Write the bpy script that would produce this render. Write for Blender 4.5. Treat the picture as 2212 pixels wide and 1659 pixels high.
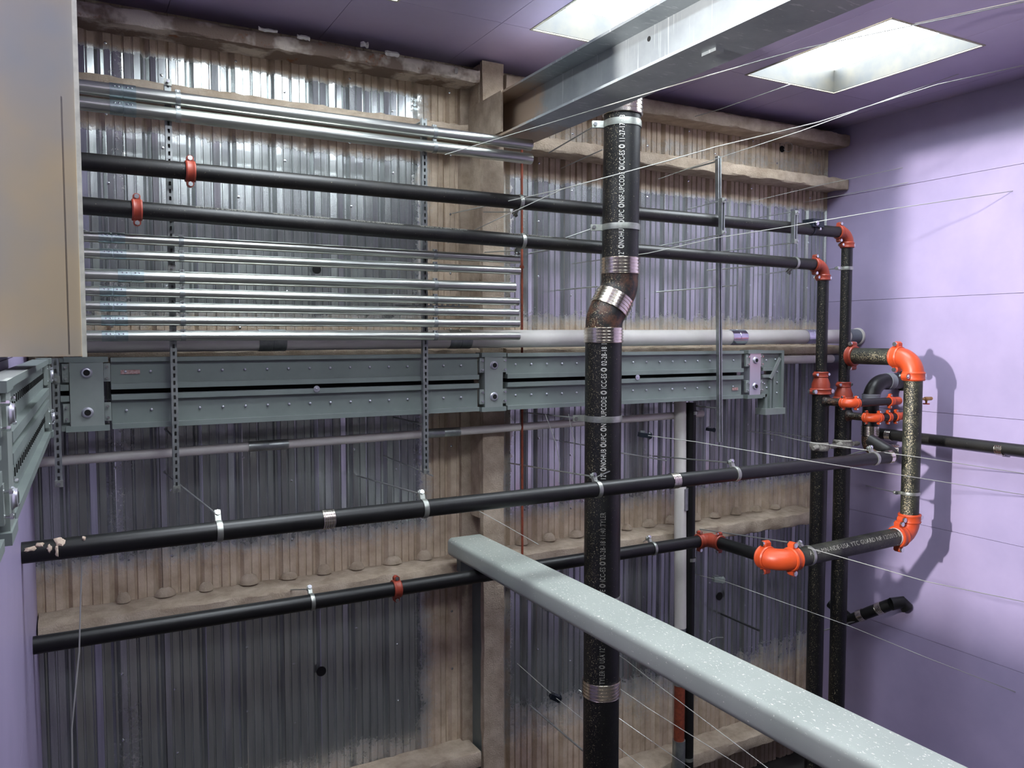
import bpy, math, random
from mathutils import Vector, Matrix, Quaternion
random.seed(7)
scene = bpy.context.scene
for o in list(bpy.data.objects): bpy.data.objects.remove(o)
COL = scene.collection

# ------------------------------------------------------------------ camera
FPX, YAW, PITCH, CZ = 1745.0, math.radians(28.7), math.radians(3.3), 5.0
cam_d = bpy.data.cameras.new('camera'); cam_d.sensor_width = 36.0; cam_d.lens = 36.0*FPX/2212.0
cam_d.clip_start = 0.05; cam_d.clip_end = 200
cam = bpy.data.objects.new('camera', cam_d); COL.objects.link(cam)
cam.location = (0, 0, CZ); cam.rotation_euler = (math.pi/2-PITCH, 0, -YAW)
scene.camera = cam
# ------------------------------------------------------------------ world, light, exposure
world = bpy.data.worlds.new('world'); scene.world = world; world.use_nodes = True
world.node_tree.nodes['Background'].inputs[0].default_value = (0.75, 0.87, 1.0, 1)
world.node_tree.nodes['Background'].inputs[1].default_value = 1.0
SKYLIGHT_STRENGTH = 22.0
WORK_LIGHT_WATTS = 1400.0
vs = scene.view_settings
vs.view_transform = 'Standard'; vs.look = 'None'; vs.gamma = 1.0; vs.use_curve_mapping = False
vs.exposure = 0.28
scene.cycles.use_denoising = True
scene.cycles.max_bounces = 8

# ------------------------------------------------------------------ pixel -> place helpers (2212 x 1659 frame)
_F = Vector((math.sin(YAW)*math.cos(PITCH), math.cos(YAW)*math.cos(PITCH), -math.sin(PITCH)))
_R = Vector((math.cos(YAW), -math.sin(YAW), 0)); _U = _R.cross(_F)
_C = Vector((0, 0, CZ))
def ray(u, v): return _F+_R*((u-1106)/FPX)+_U*((829.5-v)/FPX)
def at(u, v, Y): d = ray(u, v); return _C+d*(Y/d.y)
def atX(u, v, X): d = ray(u, v); return _C+d*(X/d.x)
def atZ(u, v, z): d = ray(u, v); return _C+d*(z/d.z)
def W(x, y, z): return Vector((x, y, z+CZ))          # z given relative to eye height

# ------------------------------------------------------------------ materials
def lin(c): return c/12.92 if c <= 0.04045 else ((c+0.055)/1.055)**2.4
def rgb(h): return tuple(lin(int(h[i:i+2], 16)/255) for i in (0, 2, 4))+(1,)
MATS = {}
class NT:
    def __init__(s, name):
        m = bpy.data.materials.new(name); m.use_nodes = True; s.m = m; s.t = m.node_tree
        s.b = s.t.nodes['Principled BSDF']; MATS[name] = m
        s.pos = s.t.nodes.new('ShaderNodeNewGeometry')
    def n(s, typ, **kw):
        nd = s.t.nodes.new('ShaderNode'+typ)
        for k, v in kw.items(): setattr(nd, k, v)
        return nd
    def l(s, a, b): s.t.links.new(a, b)
    def noise(s, scale, detail=3, rough=.55, vec=None, stretch=None):
        nd = s.n('TexNoise'); nd.inputs['Scale'].default_value = scale
        nd.inputs['Detail'].default_value = detail; nd.inputs['Roughness'].default_value = rough
        src = vec or s.pos.outputs['Position']
        if stretch:
            vm = s.n('VectorMath', operation='MULTIPLY'); vm.inputs[1].default_value = stretch
            s.l(src, vm.inputs[0]); src = vm.outputs[0]
        s.l(src, nd.inputs['Vector']); return nd.outputs['Fac']
    def ramp(s, fac, stops, interp='LINEAR'):
        r = s.n('ValToRGB'); r.color_ramp.interpolation = interp; e = r.color_ramp.elements
        while len(e) < len(stops): e.new(0.5)
        for i, (p, c) in enumerate(stops):
            e[i].position = p; e[i].color = c if isinstance(c, tuple) else (c, c, c, 1)
        s.l(fac, r.inputs['Fac']); return r.outputs['Color']
    def mix(s, fac, a, b):
        m = s.n('Mix', data_type='RGBA')
        for sock, val in ((m.inputs[0], fac), (m.inputs[6], a), (m.inputs[7], b)):
            if isinstance(val, (tuple, float, int)): sock.default_value = val
            else: s.l(val, sock)
        return m.outputs[2]
    def math(s, op, a, b=None, clamp=False):
        m = s.n('Math', operation=op); m.use_clamp = clamp
        for i, v in enumerate((a, b)):
            if v is None: continue
            if isinstance(v, (int, float)): m.inputs[i].default_value = v
            else: s.l(v, m.inputs[i])
        return m.outputs[0]
    def set(s, **kw):
        names = dict(base='Base Color', rough='Roughness', metal='Metallic', spec='Specular IOR Level', emis='Emission Color', es='Emission Strength', normal='Normal')
        for k, v in kw.items():
            i = s.b.inputs[names[k]]
            if isinstance(v, (tuple, float, int)): i.default_value = v
            else: s.l(v, i)
        return s
    def bump(s, h, strength, dist=.01):
        b = s.n('Bump'); b.inputs['Strength'].default_value = strength; b.inputs['Distance'].default_value = dist
        s.l(h, b.inputs['Height']); s.l(b.outputs['Normal'], s.b.inputs['Normal']); return s

def simple(name, c1, rough=.5, metal=0., c2=None, scale=8, bump=0, bscale=60, stretch=None):
    t = NT(name); t.set(rough=rough, metal=metal)
    if c2: t.set(base=t.mix(t.ramp(t.noise(scale, 4, .6, stretch=stretch), [(.35, 0.), (.68, 1.)]), rgb(c1), rgb(c2)))
    else: t.set(base=rgb(c1))
    if bump: t.bump(t.noise(bscale, 3, .6), bump)
    return t.m

# sprayed fireproofing
t = NT('fireproofing')
nb = t.noise(7, 4, .6)
t.set(base=t.mix(t.ramp(nb, [(.35, 0.), (.7, 1.)]), rgb('b09e8a'), rgb('d2c2ae')), rough=.95, spec=.1)
t.bump(t.noise(70, 5, .75), .9, .02)
# old top girt: sprayed, with bare grey and rust patches
t = NT('fireproofing_worn')
c = t.mix(t.ramp(t.noise(3, 4, .6), [(.42, 0.), (.55, 1.)]), rgb('d2c6ba'), rgb('857469'))
c = t.mix(t.ramp(t.noise(5.3, 5, .7), [(.6, 0.), (.68, 1.)]), c, rgb('8a5a3c'))
t.set(base=c, rough=.9, spec=.15); t.bump(t.noise(60, 5, .75), .7, .02)

# galvanised deck wall with ragged fireproofing overspray around the girts
t = NT('deck_steel')
sep = t.n('SeparateXYZ'); t.l(t.pos.outputs['Position'], sep.inputs[0])
def zp(z): return (z+5.0)/7.6
zf = t.math('DIVIDE', sep.outputs['Z'], 7.6, True)
zs = [(-5.0, .9), (-4.4, .9), (-4.0, .7), (-3.6, .4), (-3.3, .0), (-2.25, .0), (-2.12, .9), (-1.95, .95), (-1.74, .62), (-1.6, .3), (-1.45, .0), (-.3, .0), (-.2, .9), (-.05, .9), (.1, .62), (.24, .32), (.38, .1), (.6, .0), (1.42, .0), (1.5, .3), (1.6, .8), (1.8, .98), (1.84, .3), (1.9, .08), (2.02, .05), (2.08, .3), (2.15, .9), (2.4, 1.)]
zr = t.ramp(zf, [(zp(a), b) for a, b in zs])
xf = t.math('DIVIDE', t.math('ADD', sep.outputs['X'], 1.0), 9.2, True)
def xp(x): return (x+1.0)/9.2
xr = t.ramp(xf, [(xp(a), b) for a, b in [(.0, .0), (.16, .0), (.24, .32), (.4, .32), (.48, .0), (2.55, .0), (2.72, .42), (2.9, .8), (3.45, .85), (3.6, .5), (3.75, .0), (7.9, .05)]])
# right of the column the bay between the two top girts is sprayed all over
hi = t.ramp(zf, [(zp(1.40), 0.), (zp(1.62), .5), (zp(2.4), .55)])
rb = t.ramp(xf, [(xp(3.3), 0.), (xp(3.5), 1.)])
dens = t.math('MAXIMUM', t.math('MAXIMUM', zr, xr), t.math('MULTIPLY', t.math('ADD', zr, hi, True), rb))
nz = t.noise(4.5, 6, .72); nz2 = t.noise(38, 3, .6)
val = t.math('ADD', dens, t.math('ADD', t.math('MULTIPLY', t.math('SUBTRACT', nz, .5), .7), t.math('MULTIPLY', t.math('SUBTRACT', nz2, .5), .35)))
mask = t.ramp(val, [(.36, 0.), (.68, 1.)])
met = t.mix(t.ramp(t.noise(5, 3, .6, stretch=(6, 6, .35)), [(.3, 0.), (.7, 1.)]), rgb('a9adad'), rgb('c9cdcc'))
spray = t.mix(t.ramp(t.noise(6, 4, .6), [(.3, 0.), (.7, 1.)]), rgb('ac9983'), rgb('cfbea9'))
t.set(base=t.mix(mask, met, spray))
mf = t.n('Mix', data_type='FLOAT'); mf.inputs[2].default_value = .85; mf.inputs[3].default_value = 0; t.l(mask, mf.inputs[0])
t.set(metal=mf.outputs[0])
rf = t.n('Mix', data_type='FLOAT'); rf.inputs[2].default_value = .24; rf.inputs[3].default_value = .92; t.l(mask, rf.inputs[0])
t.set(rough=rf.outputs[0])
bh = t.math('MULTIPLY', t.math('ADD', t.noise(60, 4, .7), mask), t.math('ADD', mask, .06))
t.bump(bh, .5, .008)

# purple insulation board
def board_mat(name, c1, c2, rough):
    t = NT(name)
    c = t.mix(t.ramp(t.noise(1.6, 4, .6), [(.3, 0.), (.7, 1.)]), rgb(c1), rgb(c2))
    sc = t.ramp(t.noise(2.2, 5, .75, stretch=(1, 5, 5)), [(.70, 0.), (.76, .25)])
    t.set(base=t.mix(sc, c, rgb('e2dcea')), rough=rough, spec=.45); t.bump(t.noise(3, 3, .5), .08, .02)
board_mat('purple_board', '9a8fb0', 'a699ba', .42)
board_mat('purple_ceiling', 'a497b5', 'aea1bd', .4)  # same board as the walls; missing bounce light is put into its colour

def pipe_black(name, base, flecks, dust=None, rough=.42, brown=False):
    t = NT(name)
    c = t.mix(t.ramp(t.noise(9, 5, .65), [(.35, 0.), (.75, 1.)]), rgb(base), rgb('171716'))
    if dust: c = t.mix(t.ramp(t.noise(4, 5, .7), [(.38, 0.), (.66, 1.)]), c, rgb(dust))
    if brown: c = t.mix(t.ramp(t.noise(12, 5, .75), [(.45, 0.), (.6, 1.)]), c, rgb('4a2c1c'))
    if flecks:
        sn = t.n('SeparateXYZ'); t.l(t.pos.outputs['Normal'], sn.inputs[0])
        side = t.math('MULTIPLY', t.math('ADD', t.math('MULTIPLY', sn.outputs['X'], -.8), t.math('MULTIPLY', sn.outputs['Y'], -.25)), flecks)
        fl = t.math('ADD', t.noise(95, 4, .75), t.math('MULTIPLY', t.math('POWER', t.math('MAXIMUM', side, 0.0), 3.0), .13))
        c = t.mix(t.ramp(fl, [(.675, 0.), (.70, 1.)]), c, rgb('b5a98a'))
    t.set(base=c, rough=rough, spec=.45); t.bump(t.noise(40, 3, .6), .06, .01)
pipe_black('black_pipe', '0b0b0d', 0)
pipe_black('black_pipe_dusty', '0a0a0c', .3, '1f1d1b', .45)
pipe_black('black_pipe_flecked', '0b0b0e', 1.0)
pipe_black('black_fitting_rusty', '0c0b0b', 1.1, None, .5, True)
pipe_black('black_pipe_speckled', '0d0f0e', 1.22, '3b3d33', .5)
simple('red_fitting', '8c3523', .45, 0, '9c402c', 5, .12, 30)
simple('orange_fitting', 'b9431f', .4, 0, 'c44c24', 5, .12, 30)
simple('zinc_conduit', 'b9bdb8', .28, .95, 'd3d5cd', 3, stretch=(.3, 6, 6))
simple('zinc_coupling', '9fb0b2', .3, .95, 'bcc8c8', 20)
simple('strut_steel', '8f9494', .42, .85, 'a9adab', 12)
simple('band_steel', '9b9e98', .4, .85, 'b2b5ad', 20)
simple('stainless', 'cfc8be', .2, 1.0, 'e6ded2', 30)
simple('bolt_steel', 'd8dcdc', .22, 1.0)
simple('rod_steel', 'b5b8b5', .35, .8)
simple('wire_pale', 'a6a6a0', .5, .3)
simple('wire_dark', '2a2a2c', .6)
simple('bus_grey', '727b78', .45, .1, '7d8682', 3)
simple('bus_plate', '868e8a', .4, .25, '959c97', 3)
simple('bus_silver', 'c6c6d0', .3, .7)
simple('shadow_gap', '0b0b0b', .9)
simple('pvc_white', 'c9c4be', .45, 0, 'd6d2cc', 2)
simple('pvc_grey', '6f737b', .5)
simple('foil_band', 'b9bac6', .2, 1.0, 'd2d2dc', 14)
simple('rust_pipe', '8a3f26', .7, 0, '6d2f1e', 30)
simple('brass', 'a8854f', .35, .8)
simple('valve_red', 'a92a20', .5)
simple('lettering_white', 'd0cfc8', .7)
simple('lettering_grey', '8b8a82', .7)
simple('sticker', 'b59c98', .6, 0, '8f5f5d', 60)
simple('foam', 'cdb9a6', .9, 0, 'b29c88', 20, .6, 60)
simple('putty_grey', '7b7770', .85, 0, 'a39f95', 40, .8, 60)
simple('concrete', '302e2c', .85, 0, '3a3734', 2)
simple('plain_wall', '343236', .8, 0, '3d3b40', 2)
simple('gadget_blue', '121a24', .4)
simple('paint_grey', '5d6663', .5, 0, '69716d', 5)
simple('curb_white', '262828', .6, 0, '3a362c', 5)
simple('curb_trim', 'b9b6a6', .6, 0, '8c8468', 6)
simple('torn_paper', 'd9d5d0', .8)
# primer-grey tube, strewn with pale flecks on its top
t = NT('tube_primer')
sn = t.n('SeparateXYZ'); t.l(t.pos.outputs['Normal'], sn.inputs[0])
fl = t.math('ADD', t.noise(75, 4, .75, stretch=(1, .55, 1)), t.math('MULTIPLY', sn.outputs['Z'], .05))
c = t.mix(t.ramp(t.noise(2, 3, .6), [(.3, 0.), (.7, 1.)]), rgb('919890'), rgb('9da39b'))
c = t.mix(t.ramp(fl, [(.665, 0.), (.685, 1.)]), c, rgb('e6e4da'))
c = t.mix(t.ramp(t.noise(5, 5, .8), [(.74, 0.), (.8, .6)]), c, rgb('8f7d52'))
t.set(base=c, rough=.42, spec=.4)
# galvanised beam, drip streaks
t = NT('beam_galv')
c = t.mix(t.ramp(t.noise(3, 4, .6), [(.3, 0.), (.7, 1.)]), rgb('8d9396'), rgb('a7acae'))
c = t.mix(t.ramp(t.noise(9, 3, .6, stretch=(1, 4.5, .12)), [(.62, 0.), (.68, .55)]), c, rgb('cfd2d2'))
sepb = t.n('SeparateXYZ'); t.l(t.pos.outputs['Position'], sepb.inputs[0])
ys = t.math('ADD', t.math('SUBTRACT', sepb.outputs['Y'], 5.55), t.math('MULTIPLY', t.math('SUBTRACT', t.noise(5, 5, .7), .5), 1.0))
sp = t.ramp(ys, [(.0, 0.), (.25, 1.)])
c = t.mix(sp, c, rgb('a28e7b'))
rfm = t.n('Mix', data_type='FLOAT'); rfm.inputs[2].default_value = .6; rfm.inputs[3].default_value = 0; t.l(sp, rfm.inputs[0])
t.set(base=c, rough=.45, metal=rfm.outputs[0])
# sheet-metal duct
t = NT('duct_sheet')
c = t.mix(t.ramp(t.noise(1.7, 3, .5), [(.35, 0.), (.65, 1.)]), rgb('877e6d'), rgb('6f757c'))  # tan to blue-grey blend paints room reflections into the sheet's colour
sd = t.n('SeparateXYZ'); t.l(t.pos.outputs['Position'], sd.inputs[0])
st = t.math('ADD', t.ramp(t.math('SUBTRACT', sd.outputs['Z'], CZ-.12), [(.0, 1.), (.12, 0.)]), t.math('MULTIPLY', t.math('SUBTRACT', t.noise(9, 4, .7), .5), .9))
c = t.mix(t.ramp(st, [(.62, 0.), (.95, .8)]), c, rgb('8a6034'))
t.set(base=c, rough=.42, metal=.8); t.bump(t.noise(2.5, 2, .5), .1, .02)
def emit(name, col, s):
    t = NT(name); t.set(base=(.8, .8, .8, 1), emis=col, es=s); return t.m
emit('skylight_glow', (0.86, 0.94, 1.0, 1), SKYLIGHT_STRENGTH)
emit('lamp_glow', (1.0, 0.97, 0.94, 1), 40)

# ------------------------------------------------------------------ mesh building
def frame(axis, hint=None):
    a = Vector(axis).normalized()
    h = Vector(hint) if hint is not None else (Vector((0, 0, 1)) if abs(a.z) < .9 else Vector((0, 1, 0)))
    x = (h-a*h.dot(a))
    if x.length < 1e-6: x = a.orthogonal()
    x.normalize(); y = a.cross(x)
    return a, x, y
class MB:
    def __init__(s): s.v = []; s.f = []
    def box(s, a, b, rot=None, piv=None):
        x0, y0, z0 = (min(a[i], b[i]) for i in range(3)); x1, y1, z1 = (max(a[i], b[i]) for i in range(3))
        P = [Vector(p) for p in ((x0, y0, z0), (x1, y0, z0), (x1, y1, z0), (x0, y1, z0), (x0, y0, z1), (x1, y0, z1), (x1, y1, z1), (x0, y1, z1))]
        if rot is not None: P = [piv+rot@(p-piv) for p in P]
        k = len(s.v); s.v += P
        s.f += [tuple(k+i for i in q) for q in ((0, 3, 2, 1), (4, 5, 6, 7), (0, 1, 5, 4), (1, 2, 6, 5), (2, 3, 7, 6), (3, 0, 4, 7))]
        return s
    def obox(s, c, ax, ay, az, hx, hy, hz):
        c = Vector(c); k = len(s.v)
        for sz in (-1, 1):
            for sx, sy in ((-1, -1), (1, -1), (1, 1), (-1, 1)): s.v.append(c+ax*hx*sx+ay*hy*sy+az*hz*sz)
        s.f += [tuple(k+i for i in q) for q in ((0, 3, 2, 1), (4, 5, 6, 7), (0, 1, 5, 4), (1, 2, 6, 5), (2, 3, 7, 6), (3, 0, 4, 7))]
        return s
    def rings(s, rings, close=True, caps=True):
        k = len(s.v); n = len(rings[0])
        for r in rings: s.v += r
        for i in range(len(rings)-1):
            for j in range(n if close else n-1):
                j2 = (j+1) % n
                s.f.append((k+i*n+j, k+i*n+j2, k+(i+1)*n+j2, k+(i+1)*n+j))
        if caps and close:
            s.f.append(tuple(k+j for j in range(n))[::-1]); m = k+(len(rings)-1)*n; s.f.append(tuple(m+j for j in range(n)))
        return s
    def tube(s, path, r, n=16, caps=True):
        path = [Vector(p) for p in path]; rs = r if isinstance(r, (list, tuple)) else [r]*len(path)
        T = []
        for i in range(len(path)):
            a = path[max(i-1, 0)]; b = path[min(i+1, len(path)-1)]; T.append((b-a).normalized())
        _, x, y = frame(T[0]); R = []
        for i, p in enumerate(path):
            if i:
                q = T[i-1].rotation_difference(T[i]); x = q@x
                x = (x-T[i]*x.dot(T[i])).normalized()
            y = T[i].cross(x)
            R.append([p+(x*math.cos(2*math.pi*j/n)+y*math.sin(2*math.pi*j/n))*rs[i] for j in range(n)])
        return s.rings(R, True, caps)
    def lathe(s, o, axis, prof, n=24, hint=None, caps=True):
        a, x, y = frame(axis, hint); o = Vector(o)
        return s.rings([[o+a*t+(x*math.cos(2*math.pi*j/n)+y*math.sin(2*math.pi*j/n))*r for j in range(n)] for r, t in prof], True, caps)
    def prism(s, prof, p0, p1, xa, ya):
        p0 = Vector(p0); p1 = Vector(p1); xa = Vector(xa); ya = Vector(ya)
        return s.rings([[p0+xa*a+ya*b for a, b in prof], [p1+xa*a+ya*b for a, b in prof]])
OFF = {}
def mesh_of(mb, off, mat, smooth=True, angle=35):
    me = bpy.data.meshes.new('m'); me.from_pydata([tuple(Vector(v)-off) for v in mb.v], [], mb.f); me.validate(); me.update()
    if smooth:
        me.polygons.foreach_set('use_smooth', [True]*len(me.polygons)); me.set_sharp_from_angle(angle=math.radians(angle))
    me.materials.append(MATS[mat]); return me
def tag(o, label=None, cat=None, group=None, kind=None):
    if label: o['label'] = label
    if cat: o['category'] = cat
    if group: o['group'] = group
    if kind: o['kind'] = kind
    return o
def thing(name, base, label, cat, group=None, kind=None):
    o = bpy.data.objects.new(name, None); o.empty_display_size = .05; COL.objects.link(o)
    o.location = base; OFF[o.name] = Vector(base); return tag(o, label, cat, group, kind)
def part(name, mb, mat, parent, smooth=True, angle=35, label=None, kind=None):
    off = OFF[parent.name]; o = bpy.data.objects.new(name, mesh_of(mb, off, mat, smooth, angle)); COL.objects.link(o)
    o.parent = parent; OFF[o.name] = off.copy(); return tag(o, label, None, None, kind)
def inst(name, me, loc, parent, rot=None):
    o = bpy.data.objects.new(name, me); COL.objects.link(o); o.parent = parent
    o.location = Vector(loc)-OFF[parent.name]
    if rot is not None: o.rotation_mode = 'QUATERNION'; o.rotation_quaternion = rot
    return o
def solo(name, mb, mat, label, cat, group=None, kind=None, smooth=True, angle=35, base=None):
    base = Vector(base) if base is not None else Vector(mb.v[0])
    o = bpy.data.objects.new(name, mesh_of(mb, base, mat, smooth, angle)); COL.objects.link(o); o.location = base; OFF[o.name] = base
    return tag(o, label, cat, group, kind)
def arc(p0, c, p1, r, n=8):
    """corner p0->c->p1 rounded with radius r; returns list of points"""
    p0, c, p1 = Vector(p0), Vector(c), Vector(p1); a = (p0-c).normalized(); b = (p1-c).normalized()
    th = a.angle(b); d = r/math.tan(th/2); m = (a+b).normalized(); o = c+m*(r/math.sin(th/2))
    s = c+a*d-o; e = c+b*d-o; pts = []
    for i in range(n+1):
        pts.append(o+s.slerp(e, i/n) if False else o+(s*math.sin((1-i/n)*(math.pi-th))+e*math.sin(i/n*(math.pi-th)))/math.sin(math.pi-th))
    return pts
X, Y, Z = Vector((1, 0, 0)), Vector((0, 1, 0)), Vector((0, 0, 1))
BOLT = MB().lathe((0, 0, 0), Z, [(.0075, -.024), (.0075, .022)], 8).lathe((0, 0, 0), Z, [(.0125, .008), (.0125, .02)], 6).lathe((0, 0, 0), Z, [(.012, -.026), (.013, -.02), (.011, -.01)], 8)
BOLT_ME = mesh_of(BOLT, Vector(), 'bolt_steel')
RIVET_ME = mesh_of(MB().lathe((0, 0, 0), -Y, [(.0095, -.002), (.009, .004), (.006, .0075), (.002, .009)], 10), Vector(), 'bus_silver')
SCREW_ME = mesh_of(MB().lathe((0, 0, 0), -Y, [(.011, -.002), (.011, .002), (.007, .003), (.006, .008), (.003, .009)], 8), Vector(), 'bolt_steel')
def bolt(p, axis, parent, s=1.0):
    o = inst('bolt', BOLT_ME, p, parent, Z.rotation_difference(Vector(axis).normalized())); o.scale = (s, s, s); return o
def coupling(parent, c, axis, R, w, bdir, mat='red_fitting', name='coupling', label=None, bolts=True):
    """grooved-pipe coupling: housing with two bolt pads"""
    a, x, y = frame(axis, bdir); c = Vector(c); h = w/2
    mb = MB().lathe(c, a, [(R*1.02, -h), (R*1.2, -h), (R*1.28, -h*.7), (R*1.22, -h*.45), (R*1.24, 0), (R*1.22, h*.45), (R*1.28, h*.7), (R*1.2, h), (R*1.02, h)], 28, x, False)
    for sg in (-1, 1):
        p = c+x*sg*(R*1.42)
        mb.obox(p, a, y, x, h*.72, R*.36, R*.2); mb.lathe(p+x*sg*R*.02, y, [(h*.75, -R*.34), (h*.75, R*.34)], 12)
    o = part(name, mb, mat, parent, True, 40, label)
    if bolts:
        for sg in (-1, 1): bolt(c+x*sg*R*1.5, y, o, R/.057*1.3)
    return o
def elbow(parent, p0, c, p1, R, rad, mat, bd0, bd1, label=None):
    """grooved elbow with a coupling ridge and bolts at both ends"""
    p0, c, p1 = Vector(p0), Vector(c), Vector(p1); pts = arc(p0, c, p1, rad, 10)
    o = part('elbow', MB().tube(pts, R*1.13, 24), mat, parent, True, 40, label)
    for e, d, bd in ((pts[0], (p0-c), bd0), (pts[-1], (p1-c), bd1)):
        coupling(o, e+d.normalized()*.012, d, R, R*1.05, bd, mat, 'flange')
    return o, pts[0], pts[-1]
def band(parent, c, axis, R, w, mat='stainless', rings=4, name='coupling', label=None):
    """no-hub coupling: corrugated sleeve with clamp rings"""
    a, x, y = frame(axis); pr = [(R*1.0, -w/2), (R*1.06, -w/2)]
    for i in range(rings):
        t0 = -w/2+w*(i+.12)/rings; t1 = -w/2+w*(i+.88)/rings
        pr += [(R*1.045, t0), (R*1.085, t0+.002), (R*1.085, t1-.002), (R*1.045, t1)]
    pr += [(R*1.06, w/2), (R*1.0, w/2)]
    o = part(name, MB().lathe(c, a, pr, 28, None, False), mat, parent, True, 30, label)
    return o
def strap(name, c, axis, R, w, ear, rod_to, label, group=None, rr=.005, mat='band_steel', ear_len=.07):
    """pipe clamp: band round the pipe, an ear, a bolt and a rod to the structure"""
    a, x, y = frame(axis, ear); c = Vector(c); t = thing(name, c, label, 'pipe clamp', group)
    part('band', MB().lathe(c, a, [(R*1.005, -w/2), (R+.006, -w/2), (R+.008, 0), (R+.006, w/2), (R*1.005, w/2)], 32, x, False), mat, t)
    e = MB()
    for sg in (-1, 1): e.obox(c+x*(R+ear_len/2)+y*sg*.012, a, y, x, w/2, .003, ear_len/2)
    ep = part('ear', e, mat, t, False)
    bolt(c+x*(R+ear_len*.75), y, ep, 1.3)
    if rod_to is not None: part('rod', MB().tube([c+x*(R+ear_len*.6), Vector(rod_to)], rr, 8), 'rod_steel', t)
    return t
def lettering(parent, text, size, origin, along, radial_center, R, mat='lettering_white', sx=1.0, flip=False, phi0=0.0, name='lettering'):
    """raised print wrapped round a pipe: text runs along `along` on a pipe of radius R whose axis passes through radial_center"""
    cu = bpy.data.curves.new('txt', 'FONT'); cu.body = text; cu.size = size; cu.resolution_u = 2; cu.space_character = 1.1
    ob = bpy.data.objects.new('txt', cu); COL.objects.link(ob)
    dg = bpy.context.evaluated_depsgraph_get(); me = bpy.data.meshes.new_from_object(ob.evaluated_get(dg))
    a = Vector(along).normalized(); c = Vector(radial_center); o0 = Vector(origin)-c; o0 = o0-a*o0.dot(a); e = o0.normalized(); g = a.cross(e)
    off = OFF[parent.name]; base = Vector(origin); t0 = (base-c).dot(a)
    for v in me.vertices:
        th = v.co.y*(-1 if flip else 1)/R; p = c+a*(t0+v.co.x*sx)+(e*math.cos(th)-g*math.sin(th))*(R+.0025)
        v.co = p-off
    me.materials.clear(); me.materials.append(MATS[mat])
    bpy.data.objects.remove(ob); bpy.data.curves.remove(cu)
    o = bpy.data.objects.new(name, me); COL.objects.link(o); o.parent = parent; OFF[o.name] = off.copy(); o['kind'] = 'stuff'; return o

# ================================================================== SETTING
WY, RX, LX, ZC = 6.67, 7.90, -0.255, 2.42        # back wall, right wall, left partition, ceiling (eye-relative)
FLOOR = -5.0
def structure(name, base=(0, 0, 0)):
    o = bpy.data.objects.new(name, None); o.empty_display_size = .05; COL.objects.link(o); o.location = base; OFF[o.name] = Vector(base); o['kind'] = 'structure'; return o
# floor
fl = MB().box(W(-4.6, -3.1, FLOOR-.2), W(8.2, 7.0, FLOOR)); o = solo('floor', fl, 'concrete', None, None, kind='structure', smooth=False)
# back wall of steel deck panels
wall_back = structure('wall_back', W(0, WY, FLOOR))
prof = []; xx = 0.0; PER = .3048
for k in range(3):
    b = k*PER
    q = [.005, -.003, .003, -.005, .004, -.002][k:]+[.003, -.005, .005][:k]
    prof += [(b+.000, q[0]), (b+.040, 0), (b+.044, .010), (b+.054, .010), (b+.058, 0), (b+.106, q[1]+.003), (b+.114, .016), (b+.124, .018), (b+.132, .003), (b+.176, q[2]), (b+.180, .010), (b+.190, .010), (b+.194, 0), (b+.238, q[3]+.005), (b+.262, .040), (b+.276, .040), (b+.300, 0)]
prof += [(.908, 0), (.911, .03)]
front = [(p[0]+.002, p[1]) for p in prof]
pts = front+[(.911, .05), (.002, .05)]
pm = MB(); pm.rings([[Vector((a, b, 0)) for a, b in pts], [Vector((a, b, ZC-FLOOR+.05)) for a, b in pts]])
PANEL_ME = mesh_of(pm, Vector(), 'deck_steel', False)
x = .582-.9144
while x < RX-.05:
    pan = inst('panel', PANEL_ME, W(x, WY, FLOOR), wall_back); OFF[pan.name] = W(x, WY, FLOOR)
    for sx_, ph in ((.075, 0.), (.615, .2)):
        z = -3.25+ph
        while z < 2.2:
            if LX+.1 < x+sx_ < RX-.1: inst('screw', SCREW_ME, W(x+sx_+random.uniform(-.006, .006), WY, z+random.uniform(-.02, .02)), pan)
            z += .52
    x += .9144
solo('wall_back_backing', MB().box(W(-4.6, WY+.055, FLOOR), W(RX+.25, WY+.2, ZC+.3)), 'shadow_gap', None, None, kind='structure', smooth=False)
# right wall of purple boards
wr = structure('wall_right', W(RX, 3, FLOOR))
zs_ = [FLOOR, -4.42, -3.2, -1.99, -.78, .42, 1.63, ZC+.02]
for i in range(len(zs_)-1):
    for y0, y1 in ((-3.0, -.38), (-.38, 2.06), (2.06, WY+.03)):
        m = MB().box(W(RX, y0+.0015, zs_[i]+.002), W(RX+.05, y1-.0015, zs_[i+1]-.002)); part('board', m, 'purple_board', wr, False)
part('backing', MB().box(W(RX+.052, -3, FLOOR), W(RX+.2, WY+.2, ZC+.3)), 'plain_wall', wr, False)
# left partition of purple board
wl = structure('wall_left', W(LX, 5, FLOOR))
for z0, z1 in ((FLOOR, -3.2), (-3.2, -1.99), (-1.99, -.78), (-.78, -.1), (-.1, .42), (.42, ZC)):
    part('board', MB().box(W(LX-.05, 3.95 if z0 > -.2 else 2.4, z0+.002), W(LX, WY-.01, z1-.002)), 'purple_board', wl, False)
part('backing', MB().box(W(LX-.2, 3.95, -.1), W(LX-.052, WY, ZC+.1)).box(W(LX-.2, 2.4, FLOOR), W(LX-.052, WY, -.102)), 'plain_wall', wl, False)
# unseen walls behind the camera that close the hall
solo('wall_front', MB().box(W(-4.6, -3.2, FLOOR), W(RX+.2, -3.0, ZC+.3)), 'plain_wall', None, None, kind='structure', smooth=False)
solo('wall_far_left', MB().box(W(-4.7, -3.2, FLOOR), W(-4.5, WY+.2, ZC+.3)), 'plain_wall', None, None, kind='structure', smooth=False)
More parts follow.
